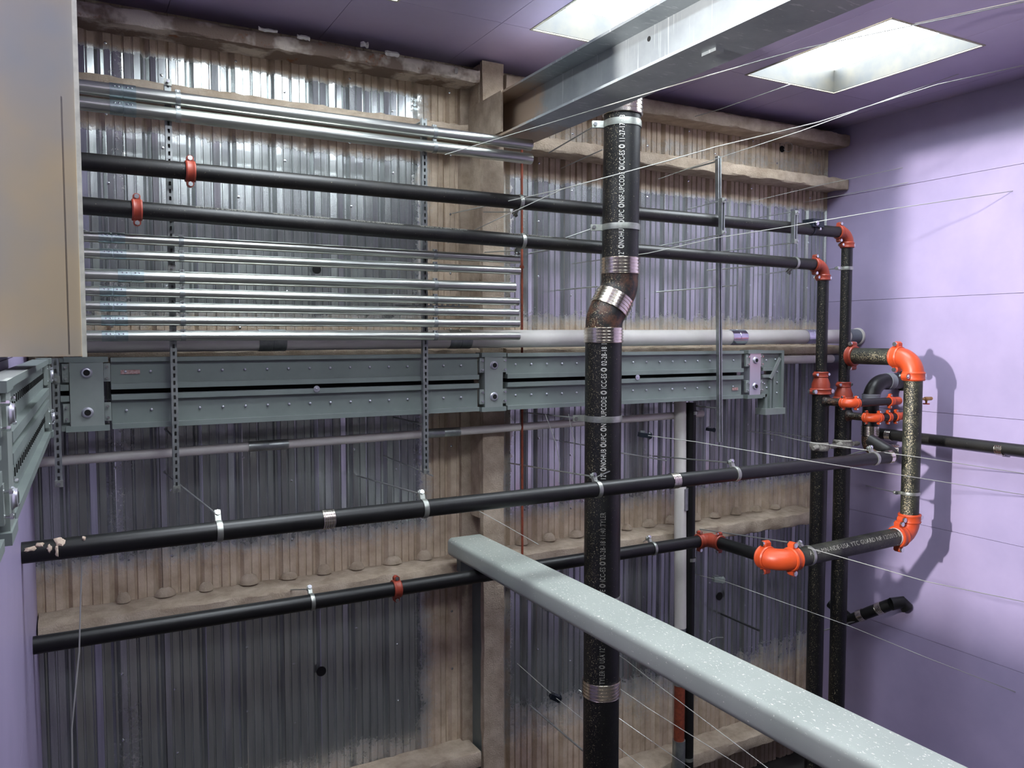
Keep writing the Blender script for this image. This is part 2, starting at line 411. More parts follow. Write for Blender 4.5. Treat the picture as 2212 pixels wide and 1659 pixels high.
# ceiling boards with skylight openings
SKX = [.97, 3.26, 5.55]; SKY = [(4.13, 5.63), (1.0, 2.5)]; SW = 1.17
holes = [(a, a+SW, b, c) for b, c in SKY for a in SKX if not (b < 3 and a > 5)]
seamx = [1.85+1.145*k for k in range(-5, 6)]; seamy = [5.63-2.44*k for k in range(0, 4)]
xs = sorted(set([-4.5, RX]+[s for s in seamx if -4.4 < s < RX-.1]+[h[0] for h in holes]+[h[1] for h in holes]))
ys = sorted(set([-3.0, WY]+seamy+[h[2] for h in holes]+[h[3] for h in holes]))
ys = [y for y in ys if -3.0 <= y <= WY]
ceil = structure('ceiling', W(2, 2, ZC))
deck = MB(); ins = lambda v, seams: .002 if any(abs(v-s) < 1e-6 for s in seams) else 0.0
for i in range(len(xs)-1):
    for j in range(len(ys)-1):
        cx, cy = (xs[i]+xs[i+1])/2, (ys[j]+ys[j+1])/2
        if any(h[0] < cx < h[1] and h[2] < cy < h[3] for h in holes): continue
        part('board', MB().box(W(xs[i]+ins(xs[i], seamx), ys[j]+ins(ys[j], seamy), ZC), W(xs[i+1]-ins(xs[i+1], seamx), ys[j+1]-ins(ys[j+1], seamy), ZC+.04)), 'purple_ceiling', ceil, False)
        deck.box(W(xs[i], ys[j], ZC+.045), W(xs[i+1], ys[j+1], ZC+.09))
part('roof_deck', deck, 'shadow_gap', ceil, False)
n = 1
for a, a2, b, c in holes:
    if True:
        s = structure('window_%d' % n, W(a+SW/2, (b+c)/2, ZC)); n += 1
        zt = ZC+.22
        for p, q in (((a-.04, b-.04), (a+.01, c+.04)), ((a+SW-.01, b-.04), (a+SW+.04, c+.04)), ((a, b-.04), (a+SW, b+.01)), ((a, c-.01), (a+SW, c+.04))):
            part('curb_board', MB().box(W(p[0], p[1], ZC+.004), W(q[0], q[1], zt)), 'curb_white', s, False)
        part('glazing', MB().box(W(a-.03, b-.03, zt), W(a+SW+.03, c+.03, zt+.03)), 'skylight_glow', s, False)
        tr = MB()
        for p, q in (((a-.012, b-.012), (a+.006, c+.012)), ((a+SW-.006, b-.012), (a+SW+.012, c+.012)), ((a, b-.012), (a+SW, b+.006)), ((a, c-.006), (a+SW, c+.012))):
            tr.box(W(p[0], p[1], ZC-.006), W(q[0], q[1], ZC+.03))
        part('curb_trim', tr, 'curb_trim', s, False)

# ================================================================== STEEL FRAME
def girt(x0, x1, zt, h, mat, label, y0=6.37, group='sprayed girts on the back wall', amp=.007):
    mb = MB(); n = max(2, int((x1-x0)/.06)); rings = []
    base = [(y0, 0), (y0+.07, .004), (y0+.16, .004), (WY-.002, 0), (WY-.002, -h), (y0+.15, -h+.015), (y0+.07, -h+.02), (y0, -h)]
    # front face and edges roughened like trowelled spray
    sec = [(y0+.0, -.012), (y0+.012, 0), (y0+.10, .006), (y0+.2, .008), (WY-.003, .014), (WY-.003, -h+.01), (y0+.18, -h+.012), (y0+.06, -h+.004), (y0+.012, -h), (y0, -h+.012), (y0-.004, -h*.5)]
    for i in range(n+1):
        xx = x0+(x1-x0)*i/n
        rings.append([W(xx, a+random.uniform(-amp, amp)*(a < WY-.1), zt+b+random.uniform(-amp, amp)) for a, b in sec])
    mb.rings(rings)
    return solo('girt', mb, mat, label, 'girt', group, base=W((x0+x1)/2, y0, zt-h))
girt(LX+.01, 3.17, 2.30, .105, 'fireproofing_worn', 'worn rust-stained sprayed girt under the ceiling left of the column')
girt(3.43, RX-.01, 2.31, .13, 'fireproofing', 'cream sprayed girt under the ceiling right of the column')
girt(LX+.01, 3.06, 1.82, .11, 'fireproofing', 'sprayed girt running behind the pair of upper conduits')
girt(3.43, RX-.02, 1.81, .12, 'fireproofing', 'cream sprayed girt behind the upper end of the tall cast pipe')
girt(LX+.01, 3.17, -.10, .10, 'fireproofing', 'sprayed girt just under the white pipe left of the column')
girt(3.43, RX-.02, -.10, .09, 'fireproofing', 'sprayed girt just under the white pipe right of the column')
girt(LX+.01, 3.17, -2.0, .15, 'fireproofing', 'brown sprayed girt above the low black pipe left of the column')
girt(3.43, RX-.4, -1.99, .14, 'fireproofing', 'brown sprayed girt behind the white and black standpipes')
girt(LX+.01, 3.17, -3.75, .14, 'fireproofing', 'lowest sprayed girt at the bottom left')
girt(3.43, RX-.02, -4.42, .14, 'fireproofing', 'lowest sprayed girt under the foreground tube beam')
def lumps(gt, x0, x1, zt):
    x = x0
    while x < x1:
        c = W(x+random.uniform(-.02, .02), WY-.02, zt+.02); rx, rz = random.uniform(.05, .085), random.uniform(.05, .09)
        part('spray_lump', MB().rings([[c+Vector((rx*math.cos(a)*math.cos(b), -.07*abs(math.cos(a))*max(0, math.sin(b))-.0, rz*math.sin(a))) for b in [math.pi*j/8 for j in range(9)]] for a in [0.0+i*math.pi/12 for i in range(6)]], False), 'fireproofing', gt)
        x += .305
lumps(bpy.data.objects['girt.006'], .3, 3.0, -2.0); lumps(bpy.data.objects['girt.007'], 3.75, 7.4, -1.99)
# column: sprayed wide-flange post against the wall
colm = thing('column', W(3.3, 6.5, FLOOR), 'tan sprayed steel column standing against the deck wall', 'column')
def rough_post(x0, x1, y0, y1, z0, z1, amp=.006, step=.12):
    mb = MB(); n = max(2, int((z1-z0)/step)); R_ = []
    for i in range(n+1):
        z = z0+(z1-z0)*i/n; j = lambda: random.uniform(-amp, amp)
        R_.append([W(x0+j(), y0+j(), z), W((x0+x1)/2, y0+j(), z), W(x1+j(), y0+j(), z), W(x1+j(), y1, z), W(x0+j(), y1, z)])
    return mb.rings(R_)
part('front_flange', rough_post(3.20, 3.405, 6.375, 6.43, FLOOR, ZC-.03), 'fireproofing', colm)
part('web', rough_post(3.27, 3.34, 6.43, 6.62, FLOOR, ZC-.03, .003), 'fireproofing', colm)
part('rear_flange', rough_post(3.10, 3.42, 6.62, 6.668, FLOOR, ZC-.03, .004), 'fireproofing', colm)
part('side_plate', MB().box(W(3.205, 6.43, FLOOR), W(3.225, 6.62, -1.95)), 'paint_grey', colm, False, label='bare grey painted lower column side')
part('side_fill', rough_post(3.19, 3.24, 6.43, 6.625, -1.62, ZC-.05, .006), 'fireproofing', colm)
# upper galvanised wide-flange beam
BX0, BX1, BZ0, BZ1 = 3.195, 3.565, 1.675, 2.035
bm = thing('roof_beam', W((BX0+BX1)/2, 6.3, BZ0), 'galvanized steel I-beam slanting overhead to the column', 'beam')
ft = .018; bw = .011; xm = (BX0+BX1)/2
part('bottom_flange', MB().box(W(BX0, -2.9, BZ0), W(BX1, 6.13, BZ0+ft)), 'beam_galv', bm, False)
part('top_flange', MB().box(W(BX0, -2.9, BZ1-ft), W(BX1, 6.36, BZ1)), 'beam_galv', bm, False)
part('web', MB().box(W(xm-bw/2, -2.9, BZ0+ft), W(xm+bw/2, 6.36, BZ1-ft)), 'beam_galv', bm, False)
# sprayed end of the beam running over the girt to the wall
part('sprayed_end', MB().prism([(6.0, 1.70), (6.36, 1.70), (6.655, 1.84), (6.655, 2.035), (6.0, 2.035)], Vector((3.18, 0, CZ)), Vector((3.2, 0, CZ)), Y, Z), 'fireproofing', bm, False, label='beam end plate coated with tan spray')
part('bolt_hole', MB().lathe(W(xm-bw/2-.001, 4.30, BZ1-.09), -X, [(.017, 0), (.017, .002)], 16), 'shadow_gap', bm)
part('stiffener_clip', MB().box(W(BX0+.13, 3.62, BZ0-.018), W(BX0+.19, 3.74, BZ0)), 'beam_galv', bm, False)
# foreground tube beam
TX0, TX1, TZ1, TH = 2.845, 3.185, -1.745, .158
rr = .04; prf = []
for cx, cz, a0 in ((TX1-rr, TZ1-rr, 0), (TX0+rr, TZ1-rr, 90), (TX0+rr, TZ1-TH+rr, 180), (TX1-rr, TZ1-TH+rr, 270)):
    for k in range(6): a = math.radians(a0+18*k); prf.append((cx+rr*math.cos(a), cz+rr*math.sin(a)))
tb = thing('tube_beam', W(3.0, 6.4, TZ1-TH), 'grey-green rectangular tube beam with pale flecks crossing the foreground', 'beam')
part('tube', MB().prism(prf, Vector((0, -2.9, CZ)), Vector((0, 6.36, CZ)), X, Z), 'tube_primer', tb, True, 30)
part('end_bracket', MB().box(W(2.93, 6.28, TZ1-TH-.14), W(3.12, 6.36, TZ1-TH)), 'paint_grey', tb, False)

# ================================================================== DUCT
du = thing('air_duct', W(-1.0, 3.9, -.08), 'large flat galvanized sheet-metal duct at the upper left', 'duct')
part('body', MB().box(W(-2.2, 3.9, -.08), W(.055, 4.5, ZC-.005)), 'duct_sheet', du, False)
part('corner_flange', MB().box(W(.048, 3.893, -.083), W(.066, 3.93, ZC-.005)), 'band_steel', du, False)
part('rear_flange', MB().box(W(.048, 4.47, -.083), W(.066, 4.505, ZC-.005)), 'band_steel', du, False)
part('seam', MB().box(W(-.006, 3.8985, -.07), W(-.004, 3.9005, 1.0)), 'duct_sheet', du, False)

# ================================================================== FLOODLIGHT on a stand, out of frame to the left; it throws the duct's shadow on the purple wall
WLP = W(-4.2, 2.92, 1.25); wd = Vector((1, .12, -.12)).normalized()
wk = thing('work_light', W(-4.2, 2.92, FLOOR), 'tall tripod floodlight standing left of the duct', 'lamp')
ax_ = frame(wd)
part('housing', MB().obox(WLP-wd*.05, *ax_, .04, .17, .19), 'paint_grey', wk, False)
part('lens', MB().obox(WLP-wd*.008, *ax_, .004, .15, .17), 'lamp_glow', wk, False)
part('pole', MB().tube([WLP-wd*.06-Z*.1, W(-4.24, 2.91, FLOOR+.5)], .018, 10), 'paint_grey', wk)
for a in (0, 2.1, 4.2): part('leg', MB().tube([W(-4.24, 2.91, FLOOR+.9), W(-4.05+.4*math.cos(a), 2.91+.5*math.sin(a), FLOOR)], .014, 8), 'paint_grey', wk)
ld = bpy.data.lights.new('work_light_beam', 'AREA'); ld.shape = 'RECTANGLE'; ld.size = .16; ld.size_y = .3; ld.energy = WORK_LIGHT_WATTS; ld.color = (1.0, .97, .95)
lo_ = bpy.data.objects.new('lamp_beam', ld); COL.objects.link(lo_); lo_.parent = wk; lo_.location = WLP+wd*.002-Vector(wk.location); lo_.rotation_mode = 'QUATERNION'; lo_.rotation_quaternion = wd.to_track_quat('-Z', 'Y')

# ================================================================== CONDUITS
def conduit(z0, z1, xe, r, cu, label, x0=LX-.02, y=5.9):
    p0, p1 = W(x0, y, z0), W(xe, y, z1)
    t = thing('conduit', p0, label, 'conduit', 'galvanized conduits on the strut racks')
    mb = MB(); mb.tube([p0, p1], r, 20, False); mb.tube([p1, p0], r*.9, 20, False)
    d = (p1-p0).normalized(); a, xx_, yy_ = frame(d); k = len(mb.v)
    mb.lathe(p1, d, [(r, 0), (r*.9, 0)], 20, None, False); mb.lathe(p0, d, [(r, 0), (r*.9, 0)], 20, None, False)
    part('tube', mb, 'zinc_conduit', t)
    c = at(cu, 400, y); xc = c.x; f = (xc-x0)/(xe-x0); pc = p0.lerp(p1, f); L = .155
    cp = part('coupling', MB().lathe(pc, d, [(r*1.0, -L/2), (r*1.1, -L/2), (r*1.1, -.004), (r*1.05, -.002), (r*1.05, .002), (r*1.1, .004), (r*1.1, L/2), (r*1.0, L/2)], 20, None, False), 'zinc_coupling', t)
    for sx_ in (-.05, -.025, .025, .05):
        inst('set_screw', SETSCREW_ME, pc+d*sx_+Vector((0, -.92, .39))*r*1.1, cp, (-Y).rotation_difference(Vector((0, -.92, .39))))
    for xs_, dx in ((.626+.055, 0), (2.483+.055, 0)):
        f = (xs_-x0)/(xe-x0); q = p0.lerp(p1, f)
        cl = part('strap', MB().lathe(q, d, [(r*1.0, -.016), (r*1.07, -.016), (r*1.07, .016), (r*1.0, .016)], 20, None, False).obox(q+Vector((0, -.004, r+.004)), X, Y, Z, .016, .012, .009), 'strut_steel', t)
        bolt(q+Vector((0, -.012, r+.002)), -Y, cl, .6)
    return t
SETSCREW_ME = mesh_of(MB().lathe((0, 0, 0), -Y, [(.0055, -.002), (.0055, .004), (.003, .006)], 8), Vector(), 'bolt_steel')
conduit(1.590, 1.593, 3.41, .0445, 270, 'uppermost and thickest galvanized conduit just below the sprayed girt')
conduit(1.487, 1.480, 3.41, .0445, 270, 'second thick galvanized conduit just above the upper black pipe')
for z0, z1, xe, r, cu, lb in ((.646, .644, 3.292, .033, 238, 'highest of the seven thin conduits below the second black pipe'), (.539, .551, 3.30, .032, 240, 'second highest of the seven lower conduits'),
        (.401, .414, 3.252, .041, 277, 'third conduit of the lower rack, thicker than its neighbours'), (.300, .296, 3.287, .032, 237, 'fourth of the seven lower conduits, counted from the top'),
        (.202, .204, 3.283, .032, 237, 'fifth of the seven lower conduits, counted from the top'), (.110, .115, 3.292, .032, 239, 'second lowest conduit of the lower rack'), (.009, .011, 3.296, .032, 239, 'lowest conduit of the rack, lying over the white pipe')):
    conduit(z0, z1, xe, r, cu, lb)

# ================================================================== STRUTS
def strut(x, y, z0, z1, label, x1=None, group='strut channels', slots=True, plate=None, w=.042, holes=None, standoffs=()):
    t = thing('strut_channel', W(x, y, z0), label, 'strut channel', group); mb = MB(); hw = w/2; xb = x if x1 is None else x1
    def P(f): return x+(xb-x)*f
    H = z1-z0
    def seg(xa, xb_, ya, yb, za, zb):
        fa, fb = (za-z0)/H, (zb-z0)/H; k = len(mb.v)
        for zz, f in ((za, fa), (zb, fb)):
            for xx_, yy_ in ((xa, ya), (xb_, ya), (xb_, yb), (xa, yb)): mb.v.append(W(P(f)+xx_, yy_, zz))
        mb.f.extend([tuple(k+i for i in q) for q in ((0, 3, 2, 1), (4, 5, 6, 7), (0, 1, 5, 4), (1, 2, 6, 5), (2, 3, 7, 6), (3, 0, 4, 7))])
    seg(-hw, -hw+.003, y, y+.041, z0, z1); seg(hw-.003, hw, y, y+.041, z0, z1)
    seg(-hw+.003, -.007, y, y+.003, z0, z1); seg(.007, hw-.003, y, y+.003, z0, z1)
    if slots:
        z = z0+.01
        while z < z1-.03: seg(-.007, .007, y, y+.003, z, min(z+.022, z1)); z += .05
    else: seg(-.007, .007, y+.012, y+.015, z0, z1)
    seg(-hw+.003, hw-.003, y+.038, y+.041, z0, z1)
    part('channel', mb, 'strut_steel', t, False)
    for zz in (plate or ()):
        f = (zz-z0)/H; c = W(P(f), y-.004, zz)
        pl = part('square_washer', MB().obox(c, X, Y, Z, .024, .004, .022), 'band_steel', t, False); bolt(c+Vector((0, -.012, 0)), -Y, pl, .9)
    for zz in standoffs:
        f = (zz-z0)/H
        part('standoff', MB().tube([W(P(f), y+.03, zz), W(P(f), 6.375 if zz > 0 else WY+.002, zz)], .008, 8), 'rod_steel', t)
    return t
strut(.624, 5.962, -1.057, 1.727, 'long vertical strut channel behind the conduits nearest the duct', x1=.628, plate=(1.71, .47, -1.045), standoffs=(1.71, -.70))
strut(2.481, 5.962, -1.085, 1.711, 'long vertical strut channel near the conduit ends left of the column', x1=2.484, plate=(-1.07,), standoffs=(1.70, -.70))
strut(-.083, 5.985, -.962, -.135, 'short slotted strut channel at the bus duct corner', plate=(-.95, -.27), standoffs=(-.7,))
strut(5.617, 5.962, -1.031, 1.744, 'tall vertical strut channel right of the cast pipe', x1=5.544, slots=False, standoffs=(1.70, -.70))
p = at(1563, 428, 5.70); q = at(1563, 507, 5.70)
strut(p.x, 5.70, q.z-CZ, p.z-CZ, 'short strut piece clamped over the upper black pipe on the tall strut', plate=(p.z-CZ-.02, q.z-CZ+.02), slots=False, group='short strut pieces on the upper black pipe')
p = at(1720, 455, 5.70); q = at(1720, 526, 5.70)
strut(p.x, 5.70, q.z-CZ, p.z-CZ, 'short strut piece over the upper black pipe near its red elbow', plate=(p.z-CZ-.02, q.z-CZ+.02), slots=False, group='short strut pieces on the upper black pipe')
q = at(960, 659, 6.2); s_ = thing('slotted_bar', W(2.3, 6.15, .25), 'short slotted steel bar showing between conduits at the column', 'steel bar')
mbb = MB()
for k in range(9):
    mbb.box(W(2.45+.05*k, 6.15, .262), W(2.472+.05*k, 6.155, .288))
mbb.box(W(2.3, 6.15, .25), W(2.95, 6.155, .264)); mbb.box(W(2.3, 6.15, .286), W(2.95, 6.155, .30)); part('bar', mbb, 'strut_steel', s_, False)

# ================================================================== UPPER BLACK PIPES (two runs with red fittings)
PR = .057
def pipe_run(z0, z1, xe, x0, zend, zred, label, coup_u, tee=None):
    """horizontal run, red elbow, riser, reducer, wider lower riser"""
    y = 5.82; p0, c = W(x0, y, z0), W(xe, y, z1)
    t = thing('fire_main', W(xe, y, FLOOR), label, 'pipe', 'black grooved pipe runs')
    el, ea, eb = elbow(t, p0, c, c-Z, PR, .115, 'red_fitting', Z, X)
    hp = part('horizontal_pipe', MB().tube([p0, ea], PR, 24), 'black_pipe_dusty', t)
    zr0, zr1 = zred
    part('riser', MB().tube([eb, W(xe, y, zr0)], PR, 24), 'black_pipe_flecked', t)
    rd = part('reducer', MB().lathe(W(xe, y, zr0), -Z, [(PR*1.1, -.03), (PR*1.1, .02), (PR*1.18, .03), (.092, .10), (.092, .17)], 28), 'red_fitting', t)
    coupling(rd, W(xe, y, zr0-.0), Z, PR, .06, X, 'red_fitting', 'upper_coupling')
    coupling(rd, W(xe, y, zr1+.02), Z, .084, .065, X, 'red_fitting', 'lower_coupling')
    part('lower_riser', MB().tube([W(xe, y, zr1+.04), W(xe, y, FLOOR)], .084, 28), 'black_pipe_flecked', t)
    cx = at(coup_u, 400, y).x; f = (cx-x0)/(xe-x0); pc = p0.lerp(c, f)
    coupling(t, pc, X, PR, .062, Z, 'red_fitting')
    return t, p0, c, hp
r1, r1a, r1c, r1h = pipe_run(1.106, 1.095, 7.205, LX-.02, 0, (-.50, -.68), 'upper long black pipe with a red elbow at the purple wall', 411)
r2, r2a, r2c, r2h = pipe_run(.835, .742, 6.852, LX-.02, 0, (-.385, -.58), 'second long black pipe, turning down at the lower red elbow', 294)
for i, cu in enumerate((560, 640, 715, 795, 870, 935, 1010, 1100, 1190)):
    xx = at(cu, 480, 5.82).x; f = (xx-LX)/(r2c.x-LX); c0 = r2a.lerp(r2c, f)
    lettering(r2h, 'WHEATLAND P 4" SCH 40', .032, c0+Vector((0, -.022, .05)), (r2c-r2a)*-1, r2a, PR, 'lettering_grey', 1.0) if i % 2 == 0 else None
strap('pipe_clamp', r1a.lerp(r1c, (at(1122, 435, 5.82).x-r1a.x)/(r1c.x-r1a.x)), X, PR, .032, Vector((0, .7, -.7)), at(1045, 458, 6.375), 'steel strap on the upper black pipe in front of the column', 'straps on the two upper black pipes')
strap('pipe_clamp', r2a.lerp(r2c, (at(1127, 523, 5.82).x-r2a.x)/(r2c.x-r2a.x)), X, PR, .032, Vector((0, .7, -.7)), at(1047, 545, 6.375), 'steel strap on the second black pipe in front of the column', 'straps on the two upper black pipes')
strap('pipe_clamp', r2a.lerp(r2c, (at(1716, 568, 5.82).x-r2a.x)/(r2c.x-r2a.x)), X, PR, .032, Vector((0, .7, -.7)), at(1655, 592, 6.66), 'steel strap on the second black pipe just before its red elbow', 'straps on the two upper black pipes')
strap('pipe_clamp', W(r2a.lerp(r2c, .04).x+.0, 5.82, r2a.lerp(r2c, .04).z-CZ), X, PR, .035, Vector((0, .2, -1)), at(196, 505, 6.3), 'steel strap on the second black pipe where it leaves the duct', 'straps on the two upper black pipes')
c = at(1829, 580, 5.82); strap('pipe_clamp', W(7.205, 5.82, c.z-CZ), Z, PR, .035, Vector((-1, .25, 0)), at(1776, 583, 6.66), 'steel strap round the riser below the upper red elbow')
# grey sealant collars where both lower risers are clamped
for xx, v, lb in ((6.852, 963, 'crusty grey clamp round the left black riser'), (7.205, 957, 'crusty grey clamp round the right black riser')):
    c = at(1775 if xx < 7 else 1828, v, 5.82); mb = MB(); R_ = []
    for k in range(7):
        tt = -.045+.015*k
        R_.append([W(xx, 5.82, c.z-CZ+tt)+Vector((math.cos(a), math.sin(a), 0))*(.088+random.uniform(.004, .016)*(0 < k < 6)) for a in [2*math.pi*j/24 for j in range(24)]])
    mb.rings(R_, True, False); cc = W(xx, 5.82, c.z-CZ)
    mb.tube([cc+Vector((.06, -.08, 0)), cc+Vector((.12, -.08, 0)), cc+Vector((.16, -.08, 0))], [.022, .028, .018], 10); mb.tube([cc+Vector((-.09, -.05, 0)), cc+Vector((-.15, -.05, -.01))], [.03, .02], 10)
    solo('riser_clamp', mb, 'putty_grey', lb, 'pipe clamp', 'grey clamps on the risers', base=cc)
# dark spring isolator on the upper pipe
c = r1a.lerp(r1c, (at(1757, 490, 5.82).x-r1a.x)/(r1c.x-r1a.x)); t = thing('isolator', c, 'dark blue spring isolator strapped on the upper black pipe by its red elbow', 'isolator')
part('housing', MB().box(c+Vector((-.09, -.075, .02)), c+Vector((.07, .06, .10))), 'gadget_blue', t, False)
part('spring', MB().lathe(c+Vector((-.045, -.08, .055)), -Y, [(.024, 0), (.024, .01), (.016, .01), (.016, .016)], 16), 'bolt_steel', t)
part('bolt', MB().lathe(c+Vector((.0, -.078, .0)), -Y, [(.014, 0), (.014, .016)], 6), 'bolt_steel', t)
part('strap', MB().lathe(c+Vector((-.03, 0, 0)), X, [(PR*1.01, -.012), (PR*1.08, -.012), (PR*1.08, .012), (PR*1.01, .012)], 24, None, False), 'gadget_blue', t)

# ================================================================== BRANCH OUTLETS from the two risers
def branch(xr, v, u_end, label, uc, tail):
    y = 5.45; c0 = at(uc, v, y); z = c0.z-CZ
    t = thing('branch_outlet', W(xr, 5.74, z), label, 'pipe', 'small branch outlets on the risers')
    r = .04
    part('nipple', MB().lathe(W(xr, 5.745, z), -Y, [(.07, 0), (.05, .015), (r, .03), (r, .2)], 20), 'black_fitting_rusty', t)
    e = W(u_end, y, z)
    el, ea, eb = elbow(t, W(xr, 5.7, z), W(xr, y, z), e, r, .075, 'orange_fitting', Z, Z)
    part('pipe', MB().tube([eb, e], r, 20), 'black_pipe_dusty', t)
    coupling(t, e, X, r, .055, Z, 'orange_fitting')
    mb = MB(); mb.tube([e, e+X*.14], r*1.02, 20, False); mb.tube([e+X*.14, e], r*.8, 20, False); mb.lathe(e+X*.14, X, [(r*1.02, 0), (r*.8, 0)], 20, None, False)
    part('open_end', mb, 'orange_fitting', t)
    part('bore', MB().lathe(e+X*.09, X, [(r*.79, 0), (r*.79, .002)], 16), 'shadow_gap', t)
    if tail:
        coupling(t, eb.lerp(e, .55), X, r, .05, Z, 'orange_fitting')
    return t
branch(6.852, 872, 7.46, 'upper orange branch elbow with a black stub leading to the purple wall', 1830, False)
branch(7.205, 904, 7.56, 'lower orange branch elbow with two couplings toward the purple wall', 1875, True)

# ================================================================== FRONT LOOP: tee at riser, orange elbows, big pipe down and back
FY, FR = 5.0, .084
fx = at(1972, 860, FY).x; ztop = at(1968, 772, FY).z-CZ; zbot = at(1972, 1152, FY).z-CZ
t = thing('drain_loop', W(fx, FY, zbot), 'thick speckled black pipe loop with bright orange elbows at the right', 'pipe')
LYP = 5.88
elx = at(1684, 1212, FY).x; zl = at(1690, 1212, FY).z-CZ
# from the riser toward the viewer, then down
e1, a1, b1 = elbow(t, W(fx, 5.7, ztop), W(fx, FY, ztop), W(fx, FY, zbot), FR, .17, 'orange_fitting', Z, X)
part('stub_pipe', MB().tube([W(fx, 5.72, ztop), a1], FR, 28), 'black_pipe_speckled', t)
coupling(t, W(fx, 5.70, ztop), Y, FR, .075, Z, 'red_fitting')
e2, a2, b2 = elbow(t, W(fx, FY, ztop), W(fx, FY, zbot), W(elx, FY, zl), FR, .15, 'orange_fitting', X, Z)
part('riser', MB().tube([b1, a2], FR, 28), 'black_pipe_speckled', t)
e3, a3, b3 = elbow(t, W(fx, FY, zbot), W(elx, FY, zl), W(elx, LYP, zl-.0), FR, .15, 'orange_fitting', Z, Z)
lp = part('return_pipe', MB().tube([b2, a3], FR, 28), 'black_pipe_speckled', t)
part('end_band', MB().lathe(b2.lerp(a3, .03), X, [(FR*1.0, -.03), (FR*1.03, -.03), (FR*1.03, .03), (FR*1.0, .03)], 28, None, False), 'pvc_white', t)
lettering(lp, 'A PSI MN-NDE-USA YTC GUARD NF 12/2015 BS', .058, a3.lerp(b2, .1)+Vector((0, -.08, .03)), b2-a3, a3, FR, 'lettering_grey', .96)
part('cross_pipe', MB().tube([b3, W(elx, LYP, zl)], PR, 24), 'black_pipe', t)
# low pipe along the wall
low0 = W(LX-.02, LYP, at(68, 1395, LYP).z-CZ); low1 = W(elx, LYP, zl)
t2 = thing('low_pipe', low0, 'low black pipe along the wall with one red coupling, passing under the tube beam', 'pipe')
part('pipe', MB().tube([low0, low1-X*.05], PR, 24), 'black_pipe', t2)
tee = part('tee', MB().tube([low1-X*.13, low1+X*.02], PR*1.14, 24).tube([low1-X*.03, low1-Y*.13-X*.0], PR*1.14, 24), 'red_fitting', t2)
coupling(tee, low1-X*.13, X, PR, .055, Z, 'red_fitting', 'tee_end'); coupling(tee, low1-Y*.13, Y, PR, .055, Z, 'red_fitting', 'tee_end')
coupling(t2, low0.lerp(low1, (at(856, 1287, LYP).x-low0.x)/(low1.x-low0.x)), X, PR, .062, Z, 'red_fitting')
def on(a, b, u, Yp): return a.lerp(b, (at(u, 1000, Yp).x-a.x)/(b.x-a.x))
strap('pipe_clamp', on(low0, low1, 669, LYP), X, PR, .028, Vector((0, .6, .8)), at(628, 1274, 6.37), 'thin steel strap on the low black pipe left of its red coupling', 'straps on the low black pipe')
strap('pipe_clamp', on(low0, low1, 1412, LYP), X, PR, .028, Vector((0, .6, .8)), at(1390, 1170, 6.37), 'thin steel strap on the low black pipe right of the cast pipe', 'straps on the low black pipe')
p3 = a3.lerp(b2, .14); strap('pipe_clamp', p3, X, FR, .03, Vector((0, .75, .66)), at(1512, 1143, 6.375), 'white steel strap on the lettered pipe beside the orange elbow', rr=.006)
c = at(1972, 1064, FY); strap('pipe_clamp', W(fx, FY, c.z-CZ), Z, FR, .03, Vector((-.8, .6, 0)), at(1838, 1041, 6.66), 'steel strap with a long rod round the front speckled riser')
# brass hose valve
c = W(fx+FR-.01, FY-.01, at(1985, 862, FY).z-CZ); t = thing('drain_valve', c, 'small brass valve with red handle on the speckled riser', 'valve')
part('nipple', MB().lathe(c, X, [(.022, 0), (.016, .03), (.013, .035), (.013, .10)], 14), 'brass', t)
part('body', MB().lathe(c+X*.09, X, [(.016, 0), (.02, .01), (.02, .05), (.016, .06), (.018, .07), (.018, .105), (.011, .105), (.011, .08)], 14), 'brass', t)
part('stem', MB().lathe(c+X*.12, -Z, [(.012, 0), (.009, .045)], 10), 'brass', t)
part('handle', MB().lathe(c+X*.12-Z*.045, -Z, [(.03, 0), (.034, .005), (.03, .01)], 16), 'valve_red', t)

# ================================================================== TALL CAST PIPE WITH AN OFFSET
CY, CR = 5.5, .151
xu, xl = 4.035, 3.873
def zv(v, u=1320): return at(u, v, CY).z-CZ
t = thing('cast_pipe', W(xl, CY, FLOOR), 'thick black cast pipe with white lettering and an offset in the middle', 'pipe'); cast = t
tilt = lambda z: xu+(z-.6)*.012
up_pipe = part('upper_pipe', MB().tube([W(xu+.0, CY, zv(580)), W(xu+.016, CY, ZC)], CR, 40), 'black_pipe_flecked', t)
k0, k1, k2, k3 = W(xu, CY, zv(575)), W(xu-.004, CY, zv(622)), W(xl+.006, CY, zv(688)), W(xl, CY, zv(724))
pts = [k0]+arc(k0, k1, k2, .18, 8); mid = k1.lerp(k2, .5)
part('elbow', MB().tube(pts+[mid], CR*1.01, 40), 'black_fitting_rusty', t)
part('elbow', MB().tube([mid]+arc(k1, k2, k3, .18, 8)+[k3], CR*1.01, 40), 'black_fitting_rusty', t)
lowp = part('lower_pipe', MB().tube([W(xl, CY, zv(724)), W(xl, CY, FLOOR)], CR, 40), 'black_pipe_flecked', t)
band(t, W(xu+.014, CY, zv(228, 1345)), Z, CR*1.02, .17, rings=5)
band(t, W(xu, CY, zv(575, 1338)), Z, CR, .135, rings=5)
band(t, mid, k2-k1, CR*1.01, .14, rings=5)
band(t, W(xl, CY, zv(724, 1303)), Z, CR, .125, rings=5)
band(t, W(xl, CY, zv(1482, 1300)), Z, CR, .14, rings=5)
dirv = Vector((-.42, -.9, 0)).normalized()
lettering(up_pipe, '12" \u25ceNOHUB \u25ceUPC \u25ceNSF-UPCODE \u25ceICC-ES \u25ce 11-27-17 :13', .062, W(xu, CY, zv(558, 1318))+dirv*CR, Z, W(xu, CY, 0), CR, 'lettering_white', .62)
